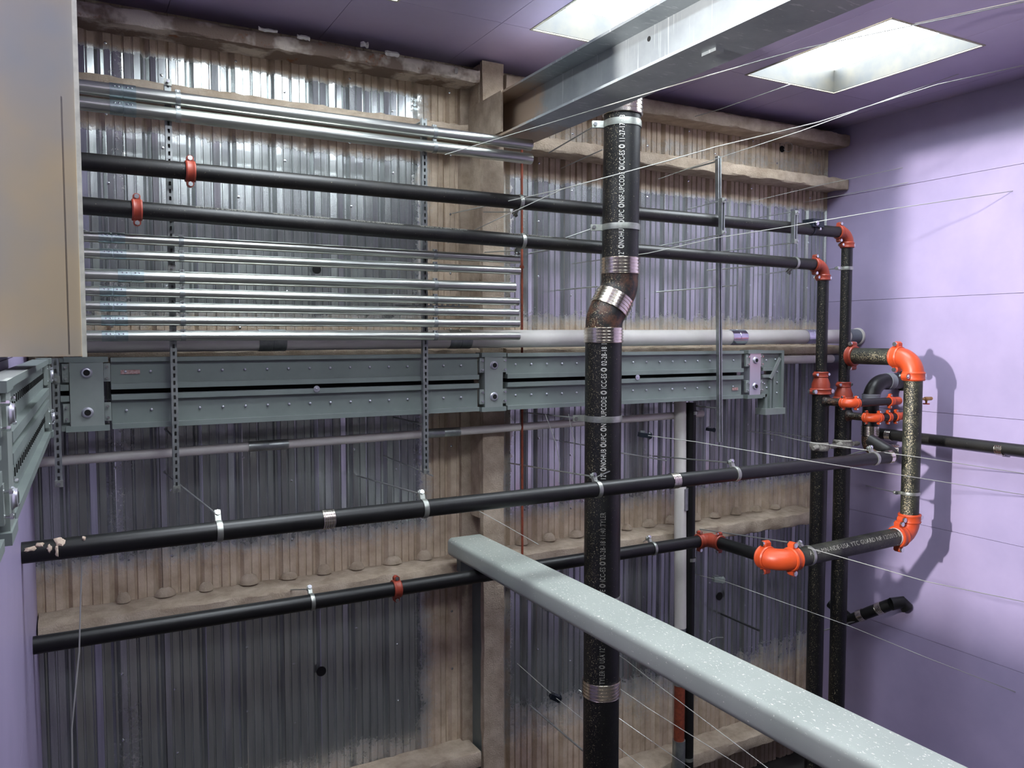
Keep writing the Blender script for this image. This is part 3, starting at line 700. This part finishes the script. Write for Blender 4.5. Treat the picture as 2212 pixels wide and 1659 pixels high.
lettering(lowp, '12" \u25ceNOHUB \u25ceUPC \u25ceNSF-UPCODE \u25ce ICC-ES \u25ce 02-28-18 11:', .062, W(xl, CY, zv(1030, 1300))+dirv*CR, Z, W(xl, CY, 0), CR, 'lettering_white', .62)
lettering(lowp, 'CODE \u25ce ICC-ES \u25ce 02-28-18 11:40 TYLER', .062, W(xl, CY, zv(1290, 1300))+dirv*CR, Z, W(xl, CY, 0), CR, 'lettering_grey', .62)
lettering(lowp, 'TYLER \u25ce USA 12"', .062, W(xl, CY, zv(1462, 1300))+dirv*CR, Z, W(xl, CY, 0), CR, 'lettering_grey', .62)
ear = Vector((-.9, .42, 0))
strap('pipe_clamp', W(xu+.012, CY, zv(270, 1345)), Z, CR, .055, ear, at(1186, 330, 6.37), 'highest wide steel clamp on the tall cast pipe, under the I-beam', 'wide clamps on the cast pipe', rr=.006, ear_len=.1)
strap('pipe_clamp', W(xu+.004, CY, zv(492, 1340)), Z, CR, .05, ear, at(1243, 518, 5.75)+Vector((-.1, .1, 0)), 'wide steel clamp crossing the lettering on the cast pipe above its offset', 'wide clamps on the cast pipe', rr=.006, ear_len=.1)
strap('pipe_clamp', W(xl, CY, zv(903, 1303)), Z, CR, .05, ear, at(1142, 892, 6.66), 'wide steel clamp on the cast pipe below the bus duct', 'wide clamps on the cast pipe', rr=.006, ear_len=.1)
strap('pipe_clamp', W(xl, CY, zv(1290, 1300)), Z, CR, .05, ear, at(1180, 1320, 6.66), 'wide steel clamp on the cast pipe half hidden behind the tube beam', 'wide clamps on the cast pipe', rr=.006, ear_len=.1)

# ================================================================== SLOPING DRAIN LINE IN FRONT
DY, DR = 5.0, .058
d0 = W(LX-.02, DY, -1.152); d1 = W(6.85, DY, -1.142)
dr_t = t = thing('drain_pipe', d0, 'long black drain pipe crossing in front of the cast pipe', 'pipe')
part('pipe', MB().tube([d0, d1], DR, 28), 'black_pipe', t)
for u in (706, 1456): band(t, on(d0, d1, u, DY), X, DR, .075, rings=5)
part('end_coupling', MB().lathe(d1, X, [(DR*1.0, -.03), (DR*1.08, -.03), (DR*1.08, .02), (DR, .02)], 24, None, False), 'stainless', t)
el = arc(d1, d1+X*.12, d1+X*.12+Vector((.0, .6, .25)), .11, 8)
part('end_elbow', MB().tube([d1]+el+[d1+X*.12+Vector((0, .30, .125))], DR*1.02, 24), 'black_pipe', t)
for (u, v, a, b) in ((128, 1170, .026, .034), (131, 1152, .017, .017), (123, 1190, .010, .030), (66, 1186, .030, .014), (86, 1178, .026, .012), (181, 1158, .012, .012), (107, 1184, .014, .020)):
    c = at(u, v, DY-DR*.8); dz = max(-.85, min(.85, (c.z-d0.z)/DR)); a0 = math.asin(dz); n_ = Vector((0, -math.cos(a0), math.sin(a0))); u_ = Vector((0, math.sin(a0), math.cos(a0)))
    q = Vector((c.x, d0.y, d0.lerp(d1, (c.x-d0.x)/(d1.x-d0.x)).z)); fo = MB(); R_ = []
    for k, (sc_, h_) in enumerate(((1.0, -.004), (.95, .004), (.7, .009), (.25, .011))):
        ring = []
        for m_ in range(12):
            w_ = 1+.22*math.sin(m_*2.3+u)+.15*math.cos(m_*1.1+v); th = a0+b*w_*sc_*math.sin(m_*math.pi/6)/DR
            ring.append(q+X*a*w_*sc_*math.cos(m_*math.pi/6)+Vector((0, -math.cos(th), math.sin(th)))*(DR+h_))
        R_.append(ring)
    fo.rings(R_); part('foam_patch', fo, 'foam', t)
for u, rod, lb in ((470, (354, 1020, 6.66), 'steel strap on the drain pipe nearest the left wall'), (915, (772, 1028, 6.66), 'steel strap on the drain pipe left of the column'), (1290, (1098, 1000, 6.66), 'steel strap on the drain pipe in front of the cast pipe'), (1588, (1410, 985, 6.66), 'steel strap on the drain pipe under the tall strut'), (1888, (1760, 1005, 6.66), 'steel strap on the drain pipe close to the orange loop')):
    strap('pipe_clamp', on(d0, d1, u, DY), X, DR, .034, Vector((-.15, .45, .9)), at(*rod), lb, 'straps on the front drain pipe', rr=.006)

# ================================================================== RIGHT CORNER VENT: elbow out of the wall, couplings, lower elbow
VX, VY, VR = 7.42, 5.65, .083
t = thing('vent_pipe', W(RX, VY, -.46), 'black vent pipe curving out of the purple wall between the risers and the loop', 'pipe')
zt_, zb_ = -.47, at(1888, 968, VY).z-CZ
part('wall_stub', MB().lathe(W(RX+.02, VY, zt_), -X, [(VR*1.05, 0), (VR*1.05, .18)], 28), 'black_pipe', t)
part('wall_hole', MB().lathe(W(RX+.001, VY-.02, zt_), -X, [(VR*1.3, 0), (VR*1.3, .003)], 20), 'shadow_gap', t)
band(t, W(7.70, VY, zt_), X, VR, .09, rings=4, mat='pvc_grey')
part('upper_elbow', MB().tube([W(7.7, VY, zt_)]+arc(W(7.7, VY, zt_), W(VX, VY, zt_), W(VX, VY, zb_), .2, 10)+[W(VX, VY, zt_-.25)], VR, 28), 'black_pipe', t)
part('pipe', MB().tube([W(VX, VY, zt_-.22), W(VX, VY, zb_+.12)], VR*.98, 28), 'black_pipe', t)
band(t, W(VX, VY, at(1880, 860, VY).z-CZ), Z, VR, .09, rings=4, mat='pvc_grey')
band(t, W(VX, VY, at(1880, 930, VY).z-CZ), Z, VR, .10, rings=4)
lo_e = W(VX, VY, zb_)
part('lower_elbow', MB().tube([W(VX, VY, zb_+.13)]+arc(W(VX, VY, zb_+.2), lo_e, lo_e+Vector((.14, -.2, -.03)), .1, 8)+[lo_e+Vector((.13, -.185, -.03))], VR, 28), 'black_fitting_rusty', t)
band(t, lo_e+Vector((.12, -.17, -.025)), Vector((.14, -.2, -.03)), VR, .13, rings=5)
# pipe along the purple wall
w0, w1 = W(7.78, 5.86, -1.052), W(7.78, -1.0, -1.07)
t = thing('wall_pipe', w0, 'black pipe running along the purple wall out of the right edge', 'pipe')
part('pipe', MB().tube([w0, w1], .058, 24), 'black_pipe_dusty', t)
for u, v in ((1922, 940), (2162, 970)): band(t, atX(u, v, 7.78), Y, .058, .07, rings=4)
for yy in (5.4, 3.8): part('bracket', MB().box(W(7.76, yy-.02, -1.08), W(RX, yy+.02, -1.05)), 'strut_steel', t, False)
# stub low in the corner
s0 = atX(1836, 1338, 7.62); s1 = atX(1925, 1305, 7.72)
t = thing('stub_pipe', s0, 'short black pipe stub with steel bands low on the purple wall', 'pipe')
part('pipe', MB().tube([s0+Vector((-.02, .25, .12)), s0, s0.lerp(s1, .5), s1], .062, 24), 'black_pipe', t)
part('end_cap', MB().tube([s1, s1+Vector((.1, -.06, .02)), s1+Vector((.14, -.09, -.04))], .068, 20), 'black_pipe', t)
for f in (.28, .74): band(t, s0.lerp(s1, f), s1-s0, .062, .07, rings=4)
part('bracket', MB().tube([s1+Vector((.1, .0, -.06)), s0+Vector((-.2, .2, -.16))], .008, 8), 'rod_steel', t)

# ================================================================== WHITE PIPES
t = thing('white_pipe', W(LX, 6.2, -.02), 'thick white pipe lying level above the bus duct', 'pipe')
a_, b_ = W(LX-.02, 6.2, -.03), W(RX-.12, 6.2, .01)
part('pipe', MB().tube([a_, b_], .077, 28), 'pvc_white', t)
part('end_sleeve', MB().lathe(b_, X, [(.079, -.08), (.084, -.08), (.084, .13)], 28, None, False), 'pvc_grey', t)
part('wall_collar', MB().lathe(b_+X*.085, X, [(.085, 0), (.098, .005), (.098, .03)], 28), 'pvc_white', t)
for u in (591, 991, 1585, 1745):
    c = on(a_, b_, u, 6.2); part('foil_band', MB().lathe(c, X, [(.0785, -.10), (.0815, -.10), (.0815, -.004), (.0795, -.002), (.0795, .002), (.0815, .004), (.0815, .10), (.0785, .10)], 28, None, False), 'foil_band' if u > 1200 else 'strut_steel', t)
t = thing('thin_white_pipe', W(LX, 6.35, -.83), 'thin white pipe sloping below the bus duct', 'pipe')
a_, b_ = W(LX-.02, 6.33, -.848), W(5.70, 6.33, -.783)
mb = MB(); mb.tube([a_, b_], .035, 20, False); mb.tube([b_, a_], .030, 20, False); mb.lathe(b_, X, [(.035, 0), (.030, 0)], 20, None, False); part('pipe', mb, 'pvc_white', t)
for u in (580, 958):
    c = on(a_, b_, u, 6.33); part('sleeve', MB().lathe(c, X, [(.0355, -.15), (.040, -.15), (.040, -.005), (.038, 0), (.040, .005), (.040, .15), (.0355, .15)], 20, None, False), 'strut_steel', t)
a_ = at(1745, 776, 6.33); t = thing('short_white_pipe', a_, 'short thin white pipe between the bus duct end and the risers', 'pipe')
part('pipe', MB().tube([W(6.6, 6.33, -.245), W(7.62, 6.33, -.243)], .045, 20), 'pvc_white', t); part('end_cap', MB().tube([W(7.6, 6.33, -.243), W(RX, 6.33, -.243)], .04, 16), 'pvc_grey', t)
# white and black standpipes
xw, xk, SY = 5.40, 5.535, 6.28
t = thing('white_standpipe', W(xw, SY, FLOOR), 'white vertical standpipe behind the drain pipe with metal sleeves', 'pipe')
zz = lambda v: at(1466, v, SY).z-CZ
part('pipe', MB().tube([W(xw-.04, SY, -.635), W(xw, SY, zz(1356))], .061, 24), 'pvc_white', t)
part('steel_section', MB().tube([W(xw, SY, zz(1350)), W(xw, SY, zz(1480))], .058, 24), 'strut_steel', t)
part('rusty_section', MB().tube([W(xw, SY, zz(1478)), W(xw, SY, zz(1600))], .055, 24), 'rust_pipe', t)
part('base_section', MB().tube([W(xw, SY, zz(1598)), W(xw, SY, FLOOR)], .066, 24), 'strut_steel', t)
part('sleeve', MB().tube([W(xw, SY, zz(1055)), W(xw, SY, zz(1102))], .065, 24), 'strut_steel', t)
t = thing('black_standpipe', W(xk, SY, FLOOR), 'slim black vertical pipe close beside the white standpipe', 'pipe')
part('pipe', MB().tube([W(xk-.03, SY, -.66), W(xk, SY, FLOOR)], .05, 24), 'black_pipe', t)
for v in (892, 1208, 1637):
    part('band', MB().lathe(W(xk-.01, SY, at(1490, v, SY).z-CZ), Z, [(.0505, -.017), (.056, -.017), (.056, .017), (.0505, .017)], 24, None, False), 'band_steel', t)
# thin rust-red pipe beside the column
t = thing('rust_pipe', W(3.55, 6.3, -2), 'thin rust-red vertical pipe just right of the column', 'pipe')
part('pipe', MB().tube([W(3.548, 6.30, 1.68), W(3.556, 6.30, -2.15)], .011, 10), 'rust_pipe', t)
part('joint', MB().lathe(W(3.549, 6.30, at(1127, 577, 6.3).z-CZ), Z, [(.018, -.014), (.021, 0), (.018, .014)], 12), 'rust_pipe', t)

# ================================================================== BUS DUCTS
BT, BB = -.135, -.618
LIPS = [(-.135, -.164, .03), (-.311, -.350, .03), (-.384, -.422, .03), (-.583, -.618, .03)]
WEBS = [(-.164, -.311), (-.422, -.583)]
SLOT_ME = mesh_of(MB().box((-.007, -.001, -.016), (.007, .003, .016)), Vector(), 'shadow_gap', False)
def bus_section(parent, p0, p1, n, depth=.12, slots=False):
    """two stacked ducts: lips, recessed webs, the gap between them; n = outward normal"""
    p0, p1, n = Vector(p0), Vector(p1), Vector(n).normalized(); d = (p1-p0).normalized(); L = (p1-p0).length; m = (p0+p1)/2
    for nm, zr, lips in (('upper_duct', WEBS[0], LIPS[:2]), ('lower_duct', WEBS[1], LIPS[2:])):
        mb = MB()
        for za, zb, _ in lips: mb.obox(m+Z*((za+zb)/2)-n*(depth/2), d, n, Z, L/2, depth/2, (za-zb)/2)
        mb.obox(m+Z*((zr[0]+zr[1])/2)-n*(depth/2+.028), d, n, Z, L/2, depth/2-.004, (zr[0]-zr[1])/2+.002)
        dp = part(nm, mb, 'bus_grey', parent, False)
        k = .09; zc = (zr[0]+zr[1])/2+.006
        while k < L-.05:
            inst('slot' if slots else 'rivet', SLOT_ME if slots else RIVET_ME, p0+d*k+Z*zc-n*.0242, dp, (-Y).rotation_difference(n)); k += .09 if slots else .157
    part('gap_shade', MB().obox(m+Z*(-.367)-n*(depth-.01), d, n, Z, L/2, .008, .016), 'shadow_gap', parent, False)  # near-black strip paints the shade between the two stacked ducts
def bus_joint(parent, c, d, n, w, mat='bus_plate', depth=.125, bolts=True):
    """splice pack: cover plate, two big bolts in washers, bolted ears"""
    c, d, n = Vector(c), Vector(d), Vector(n)
    j = part('joint_plate', MB().obox(c+Z*((BT+BB)/2)-n*(depth/2-.006), d, n, Z, w/2, depth/2, (BT-BB)/2-.012), mat, parent, False)
    for za, zb in ((BT+.006, BT-.03), (BB+.032, BB-.006)):
        part('joint_rail', MB().obox(c+Z*((za+zb)/2)-n*(depth/2-.012), d, n, Z, w/2+.03, depth/2, (za-zb)/2), 'bus_grey', parent, False)
    for zr in WEBS:
        zc = (zr[0]+zr[1])/2+.004; q = c+Z*zc+n*.006
        part('joint_bolt', MB().lathe(q, n, [(.036, 0), (.036, .004), (.030, .010), (.029, .016), (.022, .018)], 24), 'bus_silver', j)
        part('bolt_socket', MB().lathe(q, n, [(.021, .016), (.02, .0185)], 20), 'shadow_gap', j)
        for s_ in (-1, 1):
            e = part('ear', MB().obox(c+d*s_*(w/2+.022)+Z*zc-n*.018, d, n, Z, .02, .012, .062), 'bus_plate', parent, False)
            for dz in (-.038, .038): bolt(c+d*s_*(w/2+.022)+Z*(zc+dz)+n*.002, n, e, .75)
N = -Y
bus = thing('bus_duct', W(3, 6.05, BB), 'long grey double bus duct with rivets fixed along the back wall', 'bus duct')
b0 = Vector((0, 6.05, CZ))
bus_section(bus, b0+X*.24, b0+X*3.0, N); bus_section(bus, b0+X*3.27, b0+X*5.99, N)
bus_joint(bus, b0+X*.095, X, N, .2); bus_joint(bus, b0+X*3.135, X, N, .17); bus_joint(bus, b0+X*6.145, X, N, .15, 'bus_silver')
bus_section(bus, b0+X*-.06, b0+X*-.01, N)
# end elbow that turns down
e0 = 6.26
mb = MB()
mb.box(W(e0, 6.05, -.135), W(6.56, 6.16, -.165)); mb.box(W(6.525, 6.05, -.165), W(6.56, 6.16, -.76)); mb.box(W(e0, 6.078, -.165), W(6.525, 6.16, -.31))
mb.box(W(e0, 6.05, -.311), W(6.42, 6.16, -.345)); mb.box(W(6.44, 6.078, -.31), W(6.525, 6.16, -.76)); mb.box(W(6.41, 6.05, -.345), W(6.44, 6.16, -.76))
part('end_elbow_upper', mb, 'bus_grey', bus, False)
mb = MB(); mb.box(W(e0, 6.05, -.384), W(6.39, 6.16, -.415)); mb.box(W(6.365, 6.05, -.415), W(6.39, 6.16, -.76)); mb.box(W(e0, 6.078, -.415), W(6.365, 6.16, -.585)); mb.box(W(e0, 6.05, -.585), W(6.32, 6.16, -.615)); mb.box(W(6.30, 6.05, -.585), W(6.325, 6.16, -.76)); mb.box(W(6.32, 6.078, -.585), W(6.365, 6.16, -.76))
part('end_elbow_lower', mb, 'bus_grey', bus, False)
part('end_flange', MB().box(W(6.285, 6.03, -.735), W(6.57, 6.17, -.80)), 'bus_plate', bus, False)
rot = Matrix.Rotation(math.radians(-38), 4, 'Y').to_3x3(); pv = W(6.41, 6.045, -.35)
part('brace_plate', MB().box(pv+Vector((-.018, -.004, -.09)), pv+Vector((.018, .004, .16)), Matrix.Rotation(math.radians(32), 3, 'Y'), pv), 'bus_plate', bus, False)
for xx, zz_ in ((6.33, -.235), (6.46, -.23), (6.49, -.36), (6.49, -.47), (6.49, -.58), (6.31, -.48), (6.34, -.52)): inst('rivet', RIVET_ME, W(xx, 6.076, zz_), bus)
for xx, zz_, w_ in ((.36, -.235, .06), (5.9, -.52, .04)): part('sticker', MB().box(W(xx-w_, 6.073, zz_-.014), W(xx+w_, 6.0765, zz_+.014)), 'sticker', bus, False)
for u, v in ((684, 840), (1377, 815)):
    c = at(u, v, 6.045); part('spacer_washer', MB().lathe(c, -Y, [(.024, 0), (.024, .004), (.008, .006), (.006, .012)], 20), 'bus_silver', bus)
# bus duct along the left partition
l0, l1 = Vector((-.205, 1.55, CZ)), Vector((-.112, 5.93, CZ)); dl = (l1-l0).normalized(); nl = Vector((dl.y, -dl.x, 0))
busl = thing('bus_duct', W(-.16, 3.5, BB), 'grey bus duct running toward the viewer along the left partition', 'bus duct')
bus_section(busl, l0.lerp(l1, .36), l0.lerp(l1, .955), nl, .085, True); bus_section(busl, l0, l0.lerp(l1, .27), nl, .085, True)
bus_joint(busl, l0.lerp(l1, .315), dl, nl, .16, depth=.09)
bus_joint(busl, l0.lerp(l1, .975), dl, nl, .06, depth=.08)

# ================================================================== HOLES, GADGETS AND SCRAPS ON THE BACK WALL
def wall_hole(u, v, r, label):
    c = at(u, v, WY-.001); o = solo('wall_hole', MB().lathe(c, -Y, [(r*1.15, .0), (r*1.12, .005), (r, .006), (r*.98, .004)], 20), 'shadow_gap', label, 'hole', 'round holes cut in the deck wall', base=c)
wall_hole(694, 1450, .037, 'dark round hole in the lower left deck wall')
wall_hole(684, 582, .032, 'dark ragged hole in the deck wall between the upper conduits')
wall_hole(1554, 1288, .04, 'dark round hole below the grey wire gripper on the right')
wall_hole(1689, 322, .032, 'dark hole with a loop of wire near the ceiling corner')
def gripper(u, v, Yp, L, r, mat, label, tilt=-.15):
    c = at(u, v, Yp); d = Vector((1, -.35, tilt)).normalized(); t = thing('wire_gripper', c, label, 'wire gripper', 'wire grippers')
    part('body', MB().obox(c, *frame(d), L/2, r*.7, r), mat, t, False); part('eye', MB().lathe(c+d*L*.42, Vector((.4, -.9, 0)), [(r*.9, -.012), (r*1.15, 0), (r*.9, .012), (r*.4, .012), (r*.4, -.012)], 16), mat, t)
    part('clip', MB().obox(c-d*L*.2+Z*r, *frame(d), L*.18, r*.3, r*.35), 'strut_steel', t, False)
gripper(1393, 940, 6.0, .12, .03, 'gadget_blue', 'black wire gripper right of the cast pipe below the bus duct')
gripper(1535, 928, 6.3, .09, .022, 'gadget_blue', 'small black wire gripper left of the tall strut below the bus duct')
gripper(1199, 1506, 6.3, .10, .035, 'gadget_blue', 'black wire gripper low down left of the cast pipe', -.5)
gripper(1552, 1252, 6.45, .12, .035, 'bus_plate', 'grey wire gripper above the round hole on the right')
c = at(1705, 318, 6.62); solo('wire_loop', MB().tube([c+Vector((.07*math.cos(a)-.02, -.01*math.sin(a), .05*math.sin(a))) for a in [i*.5-2.6 for i in range(11)]], .004, 6), 'wire_pale', 'pale wire curling out of the hole near the ceiling corner', 'wire')
for i, (u, v, a, b, lb) in enumerate(((578, 66, .07, .018, 'torn strip of pale facing hanging at the ceiling edge on the left'), (655, 82, .05, .02, 'pale torn facing tab in the middle of the top girt'), (787, 97, .03, .03, 'small crumpled white scrap above the top girt'), (846, 117, .06, .026, 'largest crumpled white scrap on the top girt'), (985, 153, .012, .03, 'tiny white scrap at the girt end by the column'))):
    c = at(u, v, 6.36); mb = MB(); k = 7
    rings = []
    for s_ in range(k): 
        f = s_/(k-1)-.5; y_ = random.uniform(-.015, .015); rings.append([c+Vector((f*2*a, y_-.006, -b*random.uniform(.5, 1))), c+Vector((f*2*a, y_-.02, 0)), c+Vector((f*2*a, y_-.006, b*random.uniform(.5, 1))), c+Vector((f*2*a, y_+.004, 0))])
    mb.rings(rings); solo('facing_scrap', mb, 'torn_paper', lb, 'scrap', 'torn facing scraps along the top girt', smooth=False, base=c)

# ================================================================== RODS AND WIRES
def wire(label, pts, r=.004, mat='wire_pale', name='tie_wire', cat='wire', group='tie wires', sag=0):
    P = [Vector(p) if len(p) == 3 and not isinstance(p[2], str) and isinstance(p, Vector) else (atX(p[0], p[1], p[2]) if len(p) == 4 else at(*p)) for p in pts]
    Q = []
    for i in range(len(P)-1):
        for k in range(5): Q.append(P[i].lerp(P[i+1], k/5))
    Q.append(P[-1])
    return solo(name, MB().tube(Q, r, 6), mat, label, cat, group, base=P[0])
XR = lambda u, v: (u, v, RX-.003, 'x')
wire('long wire from the conduit ends rising past the I-beam toward the top right', [(961, 334, 5.83), (1200, 262, 5.15), (1440, 189, 4.1), (1730, 106, 3.6), (2212, 4, 2.9), (2330, -18, 2.75)], .0036)
wire('twisted wire across the cast pipe climbing to the top right corner', [(977, 461, 6.36), (1010, 454, 6.1), (1216, 408, 5.35), (1440, 348, 5.1), (1547, 317, 4.9), (1767, 264, 4.6), (1895, 224, 4.4), (2024, 183, 4.1), (2212, 141, 3.8), XR(2330, 112)], .0042)
wire('slanting wire from the second black pipe meeting the twisted wire at the cast pipe', [(967, 525, 6.3), (1090, 466, 5.7), (1216, 408, 5.34)], .0036)
wire('wire over the top of the tall strut toward the skylight corner', [(1422, 387, 6.37), (1547, 343, 5.9), (1730, 283, 5.4), (1914, 216, 5.0), (2212, 110, 4.4), XR(2300, 80)], .0036)
wire('thick pale rod crossing the short struts to the right edge', [(1235, 570, 6.0), (1400, 547, 5.6), (1547, 514, 5.45), (1712, 488, 5.25), (1914, 453, 4.9), (2024, 437, 4.7), (2212, 409, 4.5), XR(2330, 390)], .0036)
wire('upper of two fine wires from the deck wall to the shaded purple wall', [(1617, 437, 6.62), (1780, 398, 6.3), XR(1950, 362)], .003)
wire('lower of two fine wires from the deck wall to the shaded purple wall', [(1738, 437, 6.62), XR(1962, 394)], .003)
wire('wire from the right ceiling girt up to the large skylight edge', [(1500, 252, 6.37), (1558, 235, 6.1), at(1708, 182, 5.6)], .004)
wire('upper of two fine wires at the top right ceiling', [(1976, 51, 4.0), (2100, 24, 3.7), (2212, 0, 3.4), (2300, -18, 3.2)], .0035)
wire('lower of two fine wires at the top right ceiling', [(2020, 70, 4.2), (2212, 7, 3.6), (2300, -20, 3.3)], .003)
wire('wire from the wall passing beneath the tube beam to the bottom edge', [(1290, 1385, 6.66), (1351, 1425, 6.2), (1400, 1464, 5.8), (1658, 1659, 4.6), (1760, 1736, 4.2)], .0036)
wire('wire through the black gripper low left of the cast pipe', [(1117, 1433, 6.66), (1199, 1506, 6.28), (1391, 1659, 5.4), (1470, 1722, 5.1)], .0036)
wire('wire leaving the lowest band of the cast pipe to the bottom edge', [(1270, 1440, 6.4), (1336, 1486, 6.0), (1400, 1530, 5.7), (1606, 1659, 5.0), (1700, 1718, 4.7)], .0036)
wire('thin dark wire in the gap beside the base of the cast pipe', [(1250, 1490, 6.6), (1400, 1596, 6.0), (1491, 1659, 5.7), (1560, 1706, 5.5)], .003, 'rod_steel')
wire('stout rod at the lower left of the cast pipe', [(1145, 1524, 6.66), (1260, 1622, 5.75)], .009, 'rod_steel', 'threaded_rod', 'rod', 'threaded rods')
wire('long wire from the lettered pipe strap down to the purple wall', [(1745, 1183, 4.95), (2000, 1256, 4.3), (2212, 1300, 3.9), XR(2330, 1325)], .0036)
wire('long wire from the grey gripper across both risers to the right edge', [(1500, 1240, 6.62), (1569, 1257, 6.3), (1837, 1353, 5.3), (2000, 1420, 4.7), (2212, 1502, 4.3), XR(2330, 1548)], .0036)
wire('bright wire from the small gripper across the front loop to the right', [(1400, 941, 5.95), (1500, 954, 5.6), (1750, 996, 4.85), (1950, 1027, 4.6), (2212, 1069, 4.2), (2330, 1088, 4.1)], .0036)
wire('bright wire below the bus elbow passing in front of the loop', [(1613, 931, 6.62), (1680, 940, 6.1), (1745, 955, 5.5), (1987, 988, 4.75), (2212, 1023, 4.3), (2330, 1040, 4.1)], .0036)
wire('dull wire under the bus elbow ending at the left riser', [(1650, 930, 6.64), (1757, 946, 6.0)], .004, 'rod_steel')
wire('thin pale cable dangling from the drain pipe at the far left', [(177, 1222, 5.0), (174, 1300, 4.97), (171, 1409, 4.95), (163, 1490, 4.93), (155, 1576, 4.92), (156, 1659, 4.92), (158, 1720, 4.92)], .0045)
wire('rod holding the foot of the strut near the conduit ends', [(830, 985, 6.66), (935, 1028, 5.93)], .006, 'rod_steel', 'threaded_rod', 'rod', 'threaded rods')
wire('rod between the cast pipe and the drain pipe', [(1290, 1030, 5.1), (1340, 1008, 5.6)], .005, 'rod_steel', 'threaded_rod', 'rod', 'threaded rods')
wire('level rod through the tall strut below the black pipes', [(1418, 631, 6.66), (1591, 616, 5.95)], .006, 'rod_steel', 'threaded_rod', 'rod', 'threaded rods')
wire('level rod from the wall to the cast pipe elbow', [(1206, 627, 6.66), (1290, 619, 5.66)], .006, 'rod_steel', 'threaded_rod', 'rod', 'threaded rods')
wire('level rod behind the second black pipe at the tall strut', [(1527, 584, 6.4), (1640, 574, 5.9)], .006, 'rod_steel', 'threaded_rod', 'rod', 'threaded rods')
wire('upper rod of the short strut on the tall strut', [(1482, 453, 6.66), (1560, 433, 5.72)], .005, 'rod_steel', 'threaded_rod', 'rod', 'threaded rods')
wire('lower rod of the short strut on the tall strut', [(1410, 534, 6.66), (1563, 506, 5.72)], .005, 'rod_steel', 'threaded_rod', 'rod', 'threaded rods')
wire('upper rod of the short strut near the red elbow', [(1640, 470, 6.66), (1718, 457, 5.72)], .005, 'rod_steel', 'threaded_rod', 'rod', 'threaded rods')
wire('lower rod of the short strut near the red elbow', [(1560, 543, 6.66), (1718, 524, 5.72)], .005, 'rod_steel', 'threaded_rod', 'rod', 'threaded rods')
wire('short rod from the sprayed girt to the cast pipe top', [(1212, 364, 6.6), (1302, 323, 5.55)], .005, 'rod_steel', 'threaded_rod', 'rod', 'threaded rods')
wire('rod from the deck wall behind the second pipe at the cast pipe', [(1143, 548, 6.66), (1200, 537, 5.9)], .008, 'rod_steel', 'threaded_rod', 'rod', 'threaded rods')
wire('dull rod from the wall to the white standpipe', [(1208, 952, 6.66), (1265, 962, 5.65)], .005, 'rod_steel', 'threaded_rod', 'rod', 'threaded rods')
wire('dull rod right of the cast pipe above the drain pipe', [(1340, 978, 5.66), (1440, 995, 6.2)], .006, 'rod_steel', 'threaded_rod', 'rod', 'threaded rods')
wire('dark rod low on the deck wall right of the white standpipe', [(1558, 1326, 6.66), (1640, 1362, 5.9)], .012, 'wire_dark', 'threaded_rod', 'rod', 'threaded rods')
wire('curled pale wire above the tube beam by the black standpipe', [(1528, 1392, 6.0), (1536, 1381, 6.1), (1548, 1377, 6.2), (1562, 1377, 6.3)], .004)
wire('fine hanging wire left of the cast pipe below the bus duct', [(1178, 895, 6.0), (1200, 955, 6.0), (1209, 1000, 6.0), (1208, 1042, 6.0)], .003)
wire('second fine hanging wire beside the cast pipe below the bus duct', [(1228, 895, 5.9), (1240, 950, 5.9), (1239, 1000, 5.9), (1236, 1040, 5.9)], .003)
wire('diagonal fine wire right of the column above the tube beam', [(1010, 1090, 6.3), (1100, 1140, 5.9), (1163, 1176, 5.6)], .003)
